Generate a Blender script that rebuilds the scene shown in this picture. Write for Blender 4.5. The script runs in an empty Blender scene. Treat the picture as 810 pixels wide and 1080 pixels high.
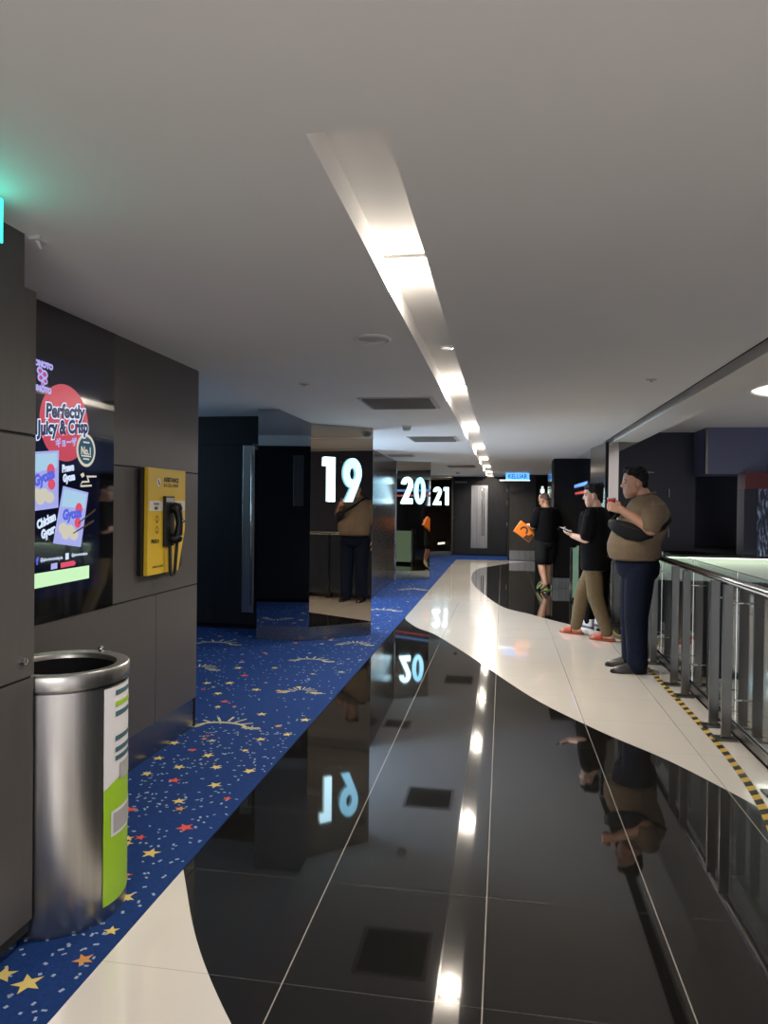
import bpy, bmesh, math, random
from mathutils import Vector, Matrix, Euler
PI = math.pi
SC = bpy.context.scene
COL = SC.collection
rnd = random.Random(7)

# ------------------------------------------------------------------ materials
MATS = {}
def mat(name, col=(.5, .5, .5), rough=.5, metal=0., ior=1.5, coat=0., coat_rough=.03, emit=None, strength=0., trans=0., alpha=1., spec=.5):
    m = bpy.data.materials.new(name); m.use_nodes = True
    p = m.node_tree.nodes['Principled BSDF']
    p.inputs['Base Color'].default_value = (*col, 1)
    p.inputs['Roughness'].default_value = rough
    p.inputs['Metallic'].default_value = metal
    p.inputs['IOR'].default_value = ior
    p.inputs['Coat Weight'].default_value = coat
    p.inputs['Coat Roughness'].default_value = coat_rough
    p.inputs['Transmission Weight'].default_value = trans
    p.inputs['Alpha'].default_value = alpha
    p.inputs['Specular IOR Level'].default_value = spec
    if emit:
        p.inputs['Emission Color'].default_value = (*emit, 1)
        p.inputs['Emission Strength'].default_value = strength
    MATS[name] = m
    return m
def N(m, t, **kw):
    n = m.node_tree.nodes.new(t)
    for k, v in kw.items(): setattr(n, k, v)
    return n
def L(m, a, b): m.node_tree.links.new(a, b)
def math_node(m, op, a, b=None):
    n = N(m, 'ShaderNodeMath', operation=op)
    for i, v in enumerate((a, b)):
        if v is None: continue
        if isinstance(v, (int, float)): n.inputs[i].default_value = v
        else: L(m, v, n.inputs[i])
    return n.outputs[0]
def noise_col(m, c1, c2, scale, detail=4, stretch=None, rough=None):
    """procedural mottling between two close colours"""
    p = m.node_tree.nodes['Principled BSDF']
    tc = N(m, 'ShaderNodeTexCoord'); nz = N(m, 'ShaderNodeTexNoise')
    nz.inputs['Scale'].default_value = scale; nz.inputs['Detail'].default_value = detail
    src = tc.outputs['Object']
    if stretch:
        mp = N(m, 'ShaderNodeMapping'); mp.inputs['Scale'].default_value = stretch
        L(m, src, mp.inputs[0]); src = mp.outputs[0]
    L(m, src, nz.inputs['Vector'])
    r = N(m, 'ShaderNodeValToRGB')
    r.color_ramp.elements[0].position = .3; r.color_ramp.elements[1].position = .7
    r.color_ramp.elements[0].color = (*c1, 1); r.color_ramp.elements[1].color = (*c2, 1)
    L(m, nz.outputs['Fac'], r.inputs[0]); L(m, r.outputs[0], p.inputs['Base Color'])
    if rough:
        mr = N(m, 'ShaderNodeMapRange'); mr.inputs[3].default_value = rough[0]; mr.inputs[4].default_value = rough[1]
        L(m, nz.outputs['Fac'], mr.inputs[0]); L(m, mr.outputs[0], p.inputs['Roughness'])
    return m
def tile_mat(name, c1, c2, jx, jy, rough, coat, wx=.0045, wy=.003, ior=1.5):
    """polished stone tiles of 0.6 x 0.597 m with thin joints"""
    m = mat(name, c1, rough, coat=coat, coat_rough=.025, ior=ior)
    p = m.node_tree.nodes['Principled BSDF']
    tc = N(m, 'ShaderNodeTexCoord'); sp = N(m, 'ShaderNodeSeparateXYZ'); L(m, tc.outputs['Object'], sp.inputs[0])
    def line(out, off, s, w):
        a = math_node(m, 'DIVIDE', math_node(m, 'SUBTRACT', out, off), s)
        d = math_node(m, 'MULTIPLY', math_node(m, 'ABSOLUTE', math_node(m, 'SUBTRACT', math_node(m, 'FRACT', math_node(m, 'ADD', a, .5)), .5)), s)
        return math_node(m, 'LESS_THAN', d, w / 2)
    fx = line(sp.outputs[0], -.04, .6, wx); fy = line(sp.outputs[1], 2.088, .597, wy)
    nz = N(m, 'ShaderNodeTexNoise'); nz.inputs['Scale'].default_value = 3.; nz.inputs['Detail'].default_value = 5
    L(m, tc.outputs['Object'], nz.inputs['Vector'])
    mx = N(m, 'ShaderNodeMix', data_type='RGBA'); mx.inputs[6].default_value = (*c1, 1); mx.inputs[7].default_value = (*c2, 1)
    L(m, nz.outputs['Fac'], mx.inputs[0])
    m1 = N(m, 'ShaderNodeMix', data_type='RGBA'); L(m, fy, m1.inputs[0]); L(m, mx.outputs[2], m1.inputs[6]); m1.inputs[7].default_value = (*jy, 1)
    m2 = N(m, 'ShaderNodeMix', data_type='RGBA'); L(m, fx, m2.inputs[0]); L(m, m1.outputs[2], m2.inputs[6]); m2.inputs[7].default_value = (*jx, 1)
    L(m, m2.outputs[2], p.inputs['Base Color'])
    return m

tile_mat('black_tile', (.007, .0066, .006), (.011, .0105, .0095), (.30, .28, .25), (.055, .051, .047), .035, .45, wy=.004, ior=1.47)
tile_mat('white_tile', (.67, .635, .585), (.71, .675, .625), (.16, .15, .14), (.42, .40, .36), .16, .8, .003, .0025)
noise_col(mat('ceiling_paint', rough=.9, spec=.2), (.77, .76, .75), (.80, .79, .78), 1.5)
noise_col(mat('soffit_paint', rough=.9, spec=.2), (.76, .73, .68), (.79, .76, .71), 1.5)
noise_col(mat('laminate', rough=.36), (.075, .070, .068), (.085, .080, .077), 60, stretch=(1, 1, .05), rough=(.30, .42))
mat('groove', (.008, .008, .008), .8)
noise_col(mat('dark_laminate', rough=.5, spec=.2), (.006, .007, .010), (.009, .010, .014), 20, stretch=(1, 1, .1))
noise_col(mat('navy_panel', rough=.5), (.002, .0045, .017), (.003, .006, .022), 3)
mat('far_laminate', (.025, .025, .026), .2)
noise_col(mat('grey_panel', rough=.5, spec=.25), (.022, .022, .022), (.028, .0275, .027), 20, stretch=(1, 1, .1))
mat('black_gloss', (.006, .006, .007), .05, coat=1.)
mat('black_matt', (.004, .004, .005), .7, spec=.2)
mat('bronze_mirror', (.40, .34, .28), .015, metal=1.)
mat('grey_mirror', (.42, .43, .45), .02, metal=1.)
noise_col(mat('column_steel', rough=.14, metal=1.), (.31, .285, .255), (.36, .325, .295), 8, stretch=(1, 1, .05))
noise_col(mat('brushed_steel', rough=.24, metal=1.), (.40, .385, .37), (.50, .485, .465), 40, stretch=(1, 1, .02), rough=(.26, .40))
mat('polished_steel', (.62, .61, .60), .12, metal=1.)
mat('dark_steel', (.13, .125, .12), .28, metal=1.)
mat('kick_steel', (.40, .38, .36), .26, metal=1.)
noise_col(mat('door_steel', rough=.34, metal=1.), (.13, .135, .15), (.19, .195, .21), 30, stretch=(1, 1, .03))
mat('glass', (.80, .90, .87), .02, trans=1., ior=1.45)
noise_col(mat('carpet', rough=.95, spec=.1), (.008, .030, .125), (.013, .042, .165), 90)
mat('carpet_yellow', (.62, .49, .16), .95, spec=.1); mat('carpet_red', (.62, .09, .06), .95, spec=.1)
mat('carpet_orange', (.55, .26, .08), .95, spec=.1); mat('carpet_pale', (.30, .38, .52), .95, spec=.1); mat('carpet_cream', (.46, .43, .26), .95, spec=.1)
mat('number_glow', (.8, .9, 1), .4, emit=(.27, .72, 1.), strength=2.4)
mat('number_glow_white', (.9, .95, 1), .4, emit=(.52, .84, 1.), strength=4.5)
mat('lamp_glow', (1, 1, 1), .4, emit=(1., .88, .72), strength=16.)
mat('cove_glow', (1, 1, 1), .4, emit=(1., .97, .86), strength=1.2)
mat('led_glow', (1, 1, 1), .4, emit=(.86, 1., .72), strength=2.6)
mat('blue_glow', (.1, .3, 1), .4, emit=(.10, .40, 1.), strength=1.6)
mat('blue_reflection_glow', (.1, .3, 1), .4, emit=(.16, .36, .85), strength=1.0)  # emission imitates a blue reflection in the gloss wall
mat('red_reflection_glow', (1, .1, .1), .4, emit=(.5, .06, .05), strength=.35)  # emission imitates a red reflection in the gloss wall
mat('green_glow', (.1, 1, .5), .4, emit=(.03, .75, .58), strength=3.)
mat('icon_glow', (1, 1, 1), .4, emit=(.8, 1., .95), strength=1.1)
mat('screen_black', (.004, .004, .008), .08, coat=1., emit=(.05, .08, .30), strength=.035)
mat('screen_lilac', (.1, .1, .1), .2, emit=(.48, .44, .95), strength=.85)
mat('screen_pink', (.1, .0, .0), .2, emit=(.80, .10, .16), strength=.62)
mat('screen_rose', (.1, .0, .0), .2, emit=(.70, .13, .38), strength=.6)
mat('screen_white', (.1, .1, .1), .2, emit=(.66, .78, 1.), strength=.95)
mat('screen_ink', (.0, .0, .0), .2, emit=(.02, .05, .16), strength=.5)
mat('screen_blue', (.0, .0, .1), .2, emit=(.12, .16, .85), strength=.8)
mat('screen_pack', (.1, .1, .1), .2, emit=(.42, .46, .98), strength=.8)
mat('screen_packtop', (.1, .1, .1), .2, emit=(.45, .72, .95), strength=.8)
mat('screen_red', (.1, .0, .0), .2, emit=(.85, .10, .18), strength=.8)
mat('screen_cream', (.1, .1, .1), .2, emit=(.72, .68, .55), strength=.8)
mat('screen_green', (.1, .1, .1), .2, emit=(.58, .92, .52), strength=.95)
mat('screen_teal', (.0, .0, .0), .2, emit=(.03, .12, .20), strength=.6)
mat('yellow_board', (.74, .50, .035), .38)
mat('yellow_tape', (.55, .37, .06), .5); mat('black_tape', (.012, .012, .012), .5)
mat('white_print', (.74, .72, .68), .5); mat('black_print', (.02, .018, .012), .5); mat('brown_print', (.30, .12, .03), .5)
mat('black_plastic', (.008, .008, .009), .4, spec=.3); mat('rubber', (.01, .01, .01), .5)
mat('sticker_white', (.72, .71, .73), .4); mat('sticker_green', (.32, .55, .03), .4); mat('sticker_text', (.05, .12, .15), .5); mat('sticker_grey', (.38, .38, .38), .5)
mat('vent_metal', (.42, .415, .40), .6); mat('vent_dark', (.26, .26, .25), .7); mat('white_plastic', (.62, .61, .59), .4)
noise_col(mat('skin', rough=.5), (.40, .215, .14), (.44, .24, .16), 12)
noise_col(mat('skin_fair', rough=.5), (.50, .29, .21), (.54, .32, .23), 12)
mat('hair', (.005, .004, .004), .6, spec=.2); mat('short_hair', (.10, .06, .045), .7)
mat('eye', (.02, .015, .01), .2); mat('lips', (.30, .12, .09), .5)
noise_col(mat('khaki_cloth', rough=.9, spec=.15), (.145, .108, .073), (.168, .126, .086), 40)
mat('black_cloth', (.0045, .0045, .006), .9, spec=.08); mat('charcoal_cloth', (.012, .014, .0135), .9, spec=.08)
noise_col(mat('denim', rough=.9, spec=.15), (.0035, .006, .017), (.0055, .009, .023), 60)
noise_col(mat('olive_cloth', rough=.9, spec=.15), (.105, .078, .044), (.125, .092, .053), 40)
mat('shoe_black', (.008, .008, .008), .35); mat('slipper', (.30, .048, .018), .5); mat('shoe_white', (.55, .52, .55), .5); mat('shoe_lime', (.42, .60, .16), .5)
mat('bag_black', (.006, .007, .009), .7, spec=.2); mat('orange_card', (.80, .22, .025), .5); mat('brown_card', (.07, .035, .02), .6)
mat('cup_red', (.45, .02, .02), .4); mat('cup_lid', (.35, .38, .30), .4); mat('phone_black', (.01, .01, .012), .2); mat('phone_display', (.02, .02, .03), .1, emit=(.8, .9, 1.), strength=.5)
mat('fascia_white', (.62, .66, .62), .6); mat('lower_floor', (.30, .29, .27), .35); mat('violet_panel', (.105, .115, .20), .55); mat('blue_panel', (.26, .36, .72), .5)
mat('red_panel', (.10, .008, .012), .5)
mm = noise_col(mat('speckle_panel', rough=.4), (.01, .015, .04), (.35, .45, .70), 22, 6, stretch=(1, 1, .25))
mm.node_tree.nodes['Color Ramp'].color_ramp.elements[0].position = .48
mat('green_glow_pane', (.03, .04, .034), .12, coat=.5, emit=(.55, .95, .66), strength=.28)  # faint emission puts the green light on the barrier into its material

# ------------------------------------------------------------------ mesh helpers
class MB:
    def __init__(s): s.v = []; s.f = []; s.m = []; s.cur = 0
    def add(s, vs, fs, m=None):
        b = len(s.v); s.v += [tuple(x) for x in vs]
        for f in fs: s.f.append([b + i for i in f]); s.m.append(s.cur if m is None else m)
        return s
    def box(s, a, b, m=None, xf=None):
        x0, y0, z0 = a; x1, y1, z1 = b
        vs = [(x0, y0, z0), (x1, y0, z0), (x1, y1, z0), (x0, y1, z0), (x0, y0, z1), (x1, y0, z1), (x1, y1, z1), (x0, y1, z1)]
        if xf: vs = [xf @ Vector(v) for v in vs]
        return s.add(vs, [(3, 2, 1, 0), (4, 5, 6, 7), (0, 1, 5, 4), (1, 2, 6, 5), (2, 3, 7, 6), (3, 0, 4, 7)], m)
    def prism(s, poly, z0, z1, m=None):
        a = sum(poly[i][0] * poly[(i + 1) % len(poly)][1] - poly[(i + 1) % len(poly)][0] * poly[i][1] for i in range(len(poly)))
        if a < 0: poly = poly[::-1]
        n = len(poly)
        vs = [(x, y, z0) for x, y in poly] + [(x, y, z1) for x, y in poly]
        return s.add(vs, [tuple(range(n))[::-1], tuple(range(n, 2 * n))] + [(i, (i + 1) % n, n + (i + 1) % n, n + i) for i in range(n)], m)
    def poly(s, pts, m=None): return s.add(pts, [tuple(range(len(pts)))], m)
    def tube(s, pts, rads, seg=14, m=None, flat=None, cap=True):
        """swept tube along pts; rads float or list; flat=(axis vector, factor) flattens the section along that axis"""
        pts = [Vector(p) for p in pts]; n = len(pts)
        if not isinstance(rads, (list, tuple)): rads = [rads] * n
        rings = []; prev = None
        P, R, T = [], [], []
        for i in range(n):
            t = (pts[min(i + 1, n - 1)] - pts[max(i - 1, 0)]).normalized()
            P.append(pts[i]); R.append(rads[i]); T.append(t)
        if cap:
            for k in (.5, .87):
                pass
            t0, t1 = T[0], T[-1]
            P = [P[0] - t0 * R[0] * .92, P[0] - t0 * R[0] * .6] + P + [P[-1] + t1 * R[-1] * .6, P[-1] + t1 * R[-1] * .92]
            R = [R[0] * .35, R[0] * .8] + R + [R[-1] * .8, R[-1] * .35]
            T = [t0, t0] + T + [t1, t1]
        for p, r, t in zip(P, R, T):
            if prev is None:
                u = t.orthogonal().normalized()
            else:
                u = (prev - t * prev.dot(t))
                u = u.normalized() if u.length > 1e-6 else t.orthogonal().normalized()
            prev = u; w = t.cross(u)
            ring = []
            for k in range(seg):
                o = (u * math.cos(2 * PI * k / seg) + w * math.sin(2 * PI * k / seg)) * r
                if flat:
                    ax, fc = flat; ax = Vector(ax).normalized(); o = o - ax * o.dot(ax) * (1 - fc)
                ring.append(p + o)
            rings.append(ring)
        return s.loft(rings, m)
    def loft(s, rings, m=None):
        n = len(rings[0]); vs = [v for r in rings for v in r]; fs = []
        for i in range(len(rings) - 1):
            for k in range(n):
                fs.append((i * n + k, i * n + (k + 1) % n, (i + 1) * n + (k + 1) % n, (i + 1) * n + k))
        fs.append(tuple(range(n))[::-1]); fs.append(tuple(range((len(rings) - 1) * n, len(rings) * n)))
        return s.add(vs, fs, m)
    def stack(s, secs, seg=24, m=None, xf=None, p=2.0):
        """horizontal superellipse sections (z, cx, cy, rx, ry)"""
        rings = []
        for z, cx, cy, rx, ry in secs:
            ring = []
            for k in range(seg):
                a = 2 * PI * k / seg; c, q = math.cos(a), math.sin(a)
                ring.append(Vector((cx + rx * math.copysign(abs(c) ** (2 / p), c), cy + ry * math.copysign(abs(q) ** (2 / p), q), z)))
            rings.append([xf @ v for v in ring] if xf else ring)
        return s.loft(rings, m)
    def ball(s, c, r, seg=14, m=None, xf=None):
        c = Vector(c); r = Vector(r) if hasattr(r, '__len__') else Vector((r, r, r)); rings = []
        k = seg // 2 + 1
        for i in range(k):
            a = PI * (i + .25) / (k - .5); 
            rings.append([Vector((c.x + r.x * math.sin(a) * math.cos(2 * PI * j / seg), c.y + r.y * math.sin(a) * math.sin(2 * PI * j / seg), c.z - r.z * math.cos(a))) for j in range(seg)])
        if xf: rings = [[xf @ v for v in g] for g in rings]
        return s.loft(rings, m)
    def lathe(s, prof, c=(0, 0, 0), seg=48, m=None, sx=1., sy=1.):
        """closed or open profile [(r,z)] turned about z"""
        vs = []; fs = []; n = len(prof)
        for k in range(seg):
            a = 2 * PI * k / seg
            vs += [(c[0] + r * sx * math.cos(a), c[1] + r * sy * math.sin(a), c[2] + z) for r, z in prof]
        for k in range(seg):
            for i in range(n - 1):
                fs.append((k * n + i, ((k + 1) % seg) * n + i, ((k + 1) % seg) * n + i + 1, k * n + i + 1))
        return s.add(vs, fs, m)
    def mesh(s, name, mats, smooth=False):
        me = bpy.data.meshes.new(name); me.from_pydata(s.v, [], s.f)
        for m in mats: me.materials.append(MATS[m])
        for p, i in zip(me.polygons, s.m): p.material_index = i; p.use_smooth = smooth
        me.update(); return me
def wpos(o):
    m = o.matrix_basis.copy(); p = o.parent
    while p: m = p.matrix_basis @ m; p = p.parent
    return m
def obj(name, mb, mats, parent=None, smooth=False, bevel=0., origin=None, local=False):
    """one mesh object; world coordinates unless local=True (then parent's own)"""
    if isinstance(mats, str): mats = [mats]
    me = mb if isinstance(mb, bpy.types.Mesh) else mb.mesh(name, mats, smooth)
    o = bpy.data.objects.new(name, me); COL.objects.link(o)
    if parent:
        o.parent = parent
        if not local: me.transform(wpos(parent).inverted())
    elif origin is not None:
        o.location = origin; me.transform(Matrix.Translation(-Vector(origin)))
    if bevel:
        b = o.modifiers.new('bevel', 'BEVEL'); b.width = bevel; b.segments = 2; b.limit_method = 'ANGLE'; b.angle_limit = .6
    if smooth: 
        try: me.shade_smooth()
        except Exception: pass
    return o
def smooth_angle(o, ang=.7):
    bm = bmesh.new(); bm.from_mesh(o.data)
    for e in bm.edges: e.smooth = not (len(e.link_faces) == 2 and e.calc_face_angle(0) > ang)
    for f in bm.faces: f.smooth = True
    bm.to_mesh(o.data); bm.free(); return o
def tag(o, label=None, cat=None, group=None, kind=None):
    if label: o['label'] = label
    if cat: o['category'] = cat
    if group: o['group'] = group
    if kind: o['kind'] = kind
    return o
def thing(name, loc, label, cat, group=None, rot=0, kind=None):
    o = bpy.data.objects.new(name, None); COL.objects.link(o); o.location = loc; o.rotation_euler = (0, 0, rot); o.empty_display_size = .1
    return tag(o, label, cat, group, kind)
def struct(name, mb, mats, label=None, parent=None, **kw):
    o = obj(name, mb, mats, parent, **kw)
    if not parent: tag(o, label or 'part of the building', 'building', kind='structure')
    return o
def copy_tree(o, parent=None, origin=True):
    c = o.copy(); COL.objects.link(c)
    if parent: c.parent = parent
    for ch in list(o.children): copy_tree(ch, c)
    return c
def to_mesh(o):
    """evaluate modifiers / curves into a plain mesh"""
    dg = bpy.context.evaluated_depsgraph_get(); dg.update()
    return bpy.data.meshes.new_from_object(o.evaluated_get(dg))
def text(s, size, m, xf, parent, name='lettering', extrude=.0004, align='CENTER', width=1., bold=0., shear=0.):
    cu = bpy.data.curves.new('tmp', 'FONT'); cu.body = s; cu.size = size; cu.align_x = align; cu.align_y = 'CENTER'; cu.extrude = extrude; cu.offset = bold; cu.shear = shear
    cu.resolution_u = 3
    t = bpy.data.objects.new('tmp', cu); COL.objects.link(t)
    me = to_mesh(t); bpy.data.objects.remove(t); bpy.data.curves.remove(cu)
    me.materials.clear(); me.materials.append(MATS[m]); me.transform(Matrix.Diagonal((width, 1, 1, 1))); me.transform(xf); me.name = name
    return obj(name, me, m, parent)
WALL_X = Matrix(((0, 0, 1, 0), (1, 0, 0, 0), (0, 1, 0, 0), (0, 0, 0, 1)))      # text plane facing +X
WALL_Y = Matrix(((1, 0, 0, 0), (0, 0, -1, 0), (0, 1, 0, 0), (0, 0, 0, 1)))     # text plane facing -Y
def onx(x, y, z, tilt=0.): return Matrix.Translation((x, y, z)) @ WALL_X @ Matrix.Rotation(tilt, 4, 'Z')
def flat2d(loops, xf, depth, m, name, parent=None, res=1):
    """outlines with holes (2-D) -> solid letter / plate"""
    cu = bpy.data.curves.new('tmp', 'CURVE'); cu.dimensions = '2D'; cu.fill_mode = 'BOTH'; cu.extrude = depth / 2
    for lp in loops:
        sp = cu.splines.new('POLY'); sp.points.add(len(lp) - 1); sp.use_cyclic_u = True
        for p, (x, y) in zip(sp.points, lp): p.co = (x, y, 0, 1)
    t = bpy.data.objects.new('tmp', cu); COL.objects.link(t); me = to_mesh(t); bpy.data.objects.remove(t); bpy.data.curves.remove(cu)
    me.materials.clear(); me.materials.append(MATS[m]); me.transform(xf); me.name = name
    return obj(name, me, m, parent)
def arc(cx, cy, rx, ry, a0, a1, n=24):
    return [(cx + rx * math.cos(math.radians(a0 + (a1 - a0) * i / n)), cy + ry * math.sin(math.radians(a0 + (a1 - a0) * i / n))) for i in range(n + 1)]

H = 2.30          # corridor ceiling
# ------------------------------------------------------------------ floor
def spline(pts, n=10):
    out = []
    P = [Vector((*p, 0)) for p in pts]; P = [P[0] * 2 - P[1]] + P + [P[-1] * 2 - P[-2]]
    for i in range(1, len(P) - 2):
        for k in range(n):
            t = k / n; a, b, c, d = P[i - 1:i + 3]
            q = .5 * ((2 * b) + (-a + c) * t + (2 * a - 5 * b + 4 * c - d) * t * t + (-a + 3 * b - 3 * c + d) * t ** 3)
            out.append((q.x, q.y))
    out.append((pts[-1][0], pts[-1][1])); return out
XC = -1.228       # edge of the carpet
near_curve = spline([(XC, 2.67), (-.98, 2.24), (-.724, 1.895), (-.42, 1.56), (0., 1.2), (.5, .9), (1.5, .55)])
main_curve = spline([(XC, 9.26), (-1.19, 9.02), (-.984, 8.478), (-.718, 8.03), (-.251, 6.87), (.23, 5.59), (.625, 4.846), (.938, 4.372), (1.139, 3.982), (1.27, 3.69), (1.52, 3.1)])
far_curve = spline([(1.25, 8.55), (.721, 9.314), (.391, 9.879), (.012, 10.526), (-.299, 12.0), (-.52, 13.4), (-.615, 14.8), (-.60, 16.2), (-.45, 17.1), (-.219, 17.65), (.2, 18.6), (.80, 19.45), (1.25, 20.)])
fb = MB()
fb.box((XC, -7, -.12), (1.56, 21.4, 0), 0)
e = .0006
fb.add([(x, y, e) for x, y in [(XC, -7)] + [(XC, 2.67)] + near_curve[1:] + [(1.5, -7)]], [tuple(range(len(near_curve) + 2))[::-1]], 1)
far_end = [(XC, 19.5), (XC, 9.26)]
ring = [(XC, 9.26)] + main_curve[1:] + [(1.52, 8.55)] + far_curve + [(1.25, 19.5), (XC, 19.5)]
fb.add([(x, y, e) for x, y in ring], [tuple(range(len(ring)))], 1)
floor = struct('floor', fb, ['black_tile', 'white_tile'], 'polished black and cream floor tiles laid in sweeping curves')
bm = bmesh.new(); bm.from_mesh(floor.data); bmesh.ops.triangulate(bm, faces=[f for f in bm.faces if len(f.verts) > 4]); 
for f in bm.faces:
    if f.material_index == 1 and f.normal.z < 0: f.normal_flip()
bm.to_mesh(floor.data); bm.free()

# carpet with its printed stars, dots and sun bursts
cb = MB()
cb.box((-5.6, -4, -.12), (XC, 21.4, .004), 0)
cb.box((XC, 19.5, -.1), (1.25, 21.4, .0042), 0)
def star(x, y, r, m, rot=None, inner=.42):
    rot = rnd.random() * 6.3 if rot is None else rot
    pts = []
    for k in range(10):
        a = rot + PI * k / 5; q = r if k % 2 == 0 else r * inner
        pts.append((x + q * math.cos(a), y + q * math.sin(a), .0052))
    cb.add(pts + [(x, y, .0052)], [(k, (k + 1) % 10, 10) for k in range(10)], m)
def dab(x, y, l, w, a, m):
    c, q = math.cos(a), math.sin(a)
    cb.poly([(x + l * c - w * q, y + l * q + w * c, .005), (x - l * c - w * q, y - l * q + w * c, .005), (x - l * c + w * q, y - l * q - w * c, .005), (x + l * c + w * q, y + l * q - w * c, .005)], m)
known = []
for m, r, pts in ((1, .042, [(-1.385, 1.943), (-1.412, 2.76), (-1.343, 2.432), (-1.529, 3.268), (-1.85, 3.567), (-1.90, 3.797), (-1.93, 4.057), (-1.726, 3.69), (-2.322, 5.461), (-2.114, 5.179), (-2.271, 6.02), (-2.149, 5.498), (-1.446, 4.224), (-1.646, 3.894), (-1.529, 3.729), (-1.437, 3.49), (-1.287, 4.663), (-1.963, 6.088), (-1.872, 5.345), (-1.333, 3.711), (-1.614, 4.729), (-1.484, 1.965)]),
                  (2, .038, [(-1.375, 3.007), (-1.667, 3.509), (-1.981, 4.979), (-2.121, 5.766), (-1.71, 3.134), (-1.425, 2.573)]), (3, .034, [(-1.485, 3.188), (-1.286, 2.076)])):
    for x, y in pts:
        star(x, y, r * (1.25 if (x, y) in ((-1.385, 1.943), (-1.375, 3.007)) else 1) * rnd.uniform(.85, 1.1), m); known.append((x, y))
bursts = [(-1.776, 4.42, .15, 0), (-1.52, 5.34, .10, 1), (-1.733, 6.44, .13, 0), (-1.496, 7.28, .12, 1), (-2.6, 5.9, .12, 1), (-1.62, 9.7, .17, 0), (-1.5, 12.2, .17, 1), (-2.9, 7.0, .17, 0)]
for x, y, r, k in bursts:
    n = 18
    pts = []
    for i in range(n + 1):
        a = PI * i / n; pts += [(x + r * 1.1 * math.cos(a), y + r * .62 * math.sin(a), .0054), (x + r * .93 * math.cos(a), y + r * .45 * math.sin(a), .0054)]
    if k == 0: cb.add(pts, [(2 * i, 2 * i + 2, 2 * i + 3, 2 * i + 1) for i in range(n)], 5)
    for i in range(5 if k == 0 else 9):
        a = PI * ((i + 1) / 6 if k == 0 else (i + .5) / 9); l = .33 if k == 0 else .42
        q = (1.05, .8) if k == 0 else (.9, .9)
        dab(x + r * q[0] * (.62 + l) * math.cos(a), y + r * 1.5 * (.45 + l * .8) * math.sin(a), r * l, r * .05, a, 5)
    for i in range(8): dab(x - r * 1.5 + i * r * .08, y - .02 + .02 * math.sin(i * 2), .02, .007, 1., 5); dab(x + r * 1.0 + i * r * .09, y + .015 * math.sin(i * 2.3), .018, .008, .4, 5)
for _ in range(3900):
    y = .6 + 20.6 * rnd.random() ** 1.25; x = rnd.uniform(-3.4, XC - .02) if y > 4.4 else rnd.uniform(-2.0, XC - .02)
    dab(x, y, rnd.uniform(.005, .0095), rnd.uniform(.0035, .0055), rnd.random() * 6.3, 4)
for _ in range(330):
    y = 1.0 + 20 * rnd.random(); x = rnd.uniform(-3.3, XC - .05) if y > 4.4 else rnd.uniform(-1.95, XC - .05)
    if min((x - a) ** 2 + (y - b) ** 2 for a, b in known) < .02 or any(abs(x - a) < r * 1.3 and abs(y - b) < r for a, b, r, k in bursts): continue
    star(x, y, rnd.uniform(.018, .036), rnd.choice((1, 1, 1, 1, 2, 5, 4, 3)))
struct('floor_carpet', cb, ['carpet', 'carpet_yellow', 'carpet_red', 'carpet_orange', 'carpet_pale', 'carpet_cream'], 'blue carpet printed with yellow and red stars')

# ------------------------------------------------------------------ ceiling with light channel
CX0, CX1, CY0, CY1, CZ = -.458, -.272, 1.61, 21.2, 2.393
ce = MB()
def slab(x0, x1, y0, y1, z=H, t=.3, m=0): ce.box((x0, y0, z), (x1, y1, z + t), m)
slab(-2.0, CX0, -7, 21.5); slab(CX1, 1.28, -7, 21.5); slab(CX0, CX1, -7, CY0); slab(CX0, CX1, CY1, 21.5)
ce.box((CX0 - .01, CY0 - .01, CZ), (CX1 + .01, CY1 + .01, CZ + .2), 0)
slab(-5.6, -2.0, -7, 4.4); slab(-5.6, -2.0, 4.4, 8.2, 2.45, .2); slab(-5.6, -2.0, 8.2, 21.5)
ce.box((1.28, -7, H + .07), (1.40, 9.8, H + .3), 2)                 # dark groove
ce.box((1.40, -7, H), (1.72, 9.9, H + .3), 1)                       # pale soffit
ce.box((1.28, 9.8, H), (1.72, 21.5, H + .3), 0)
ce.box((1.70, -7, 3.5), (16, 24, 3.7), 1)                           # high ceiling over the void
ce.box((1.66, -7, H + .2), (1.72, 24, 3.6), 1)
struct('ceiling', ce, ['ceiling_paint', 'soffit_paint', 'groove'], 'flat pale ceiling with a long recessed light channel')

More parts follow.
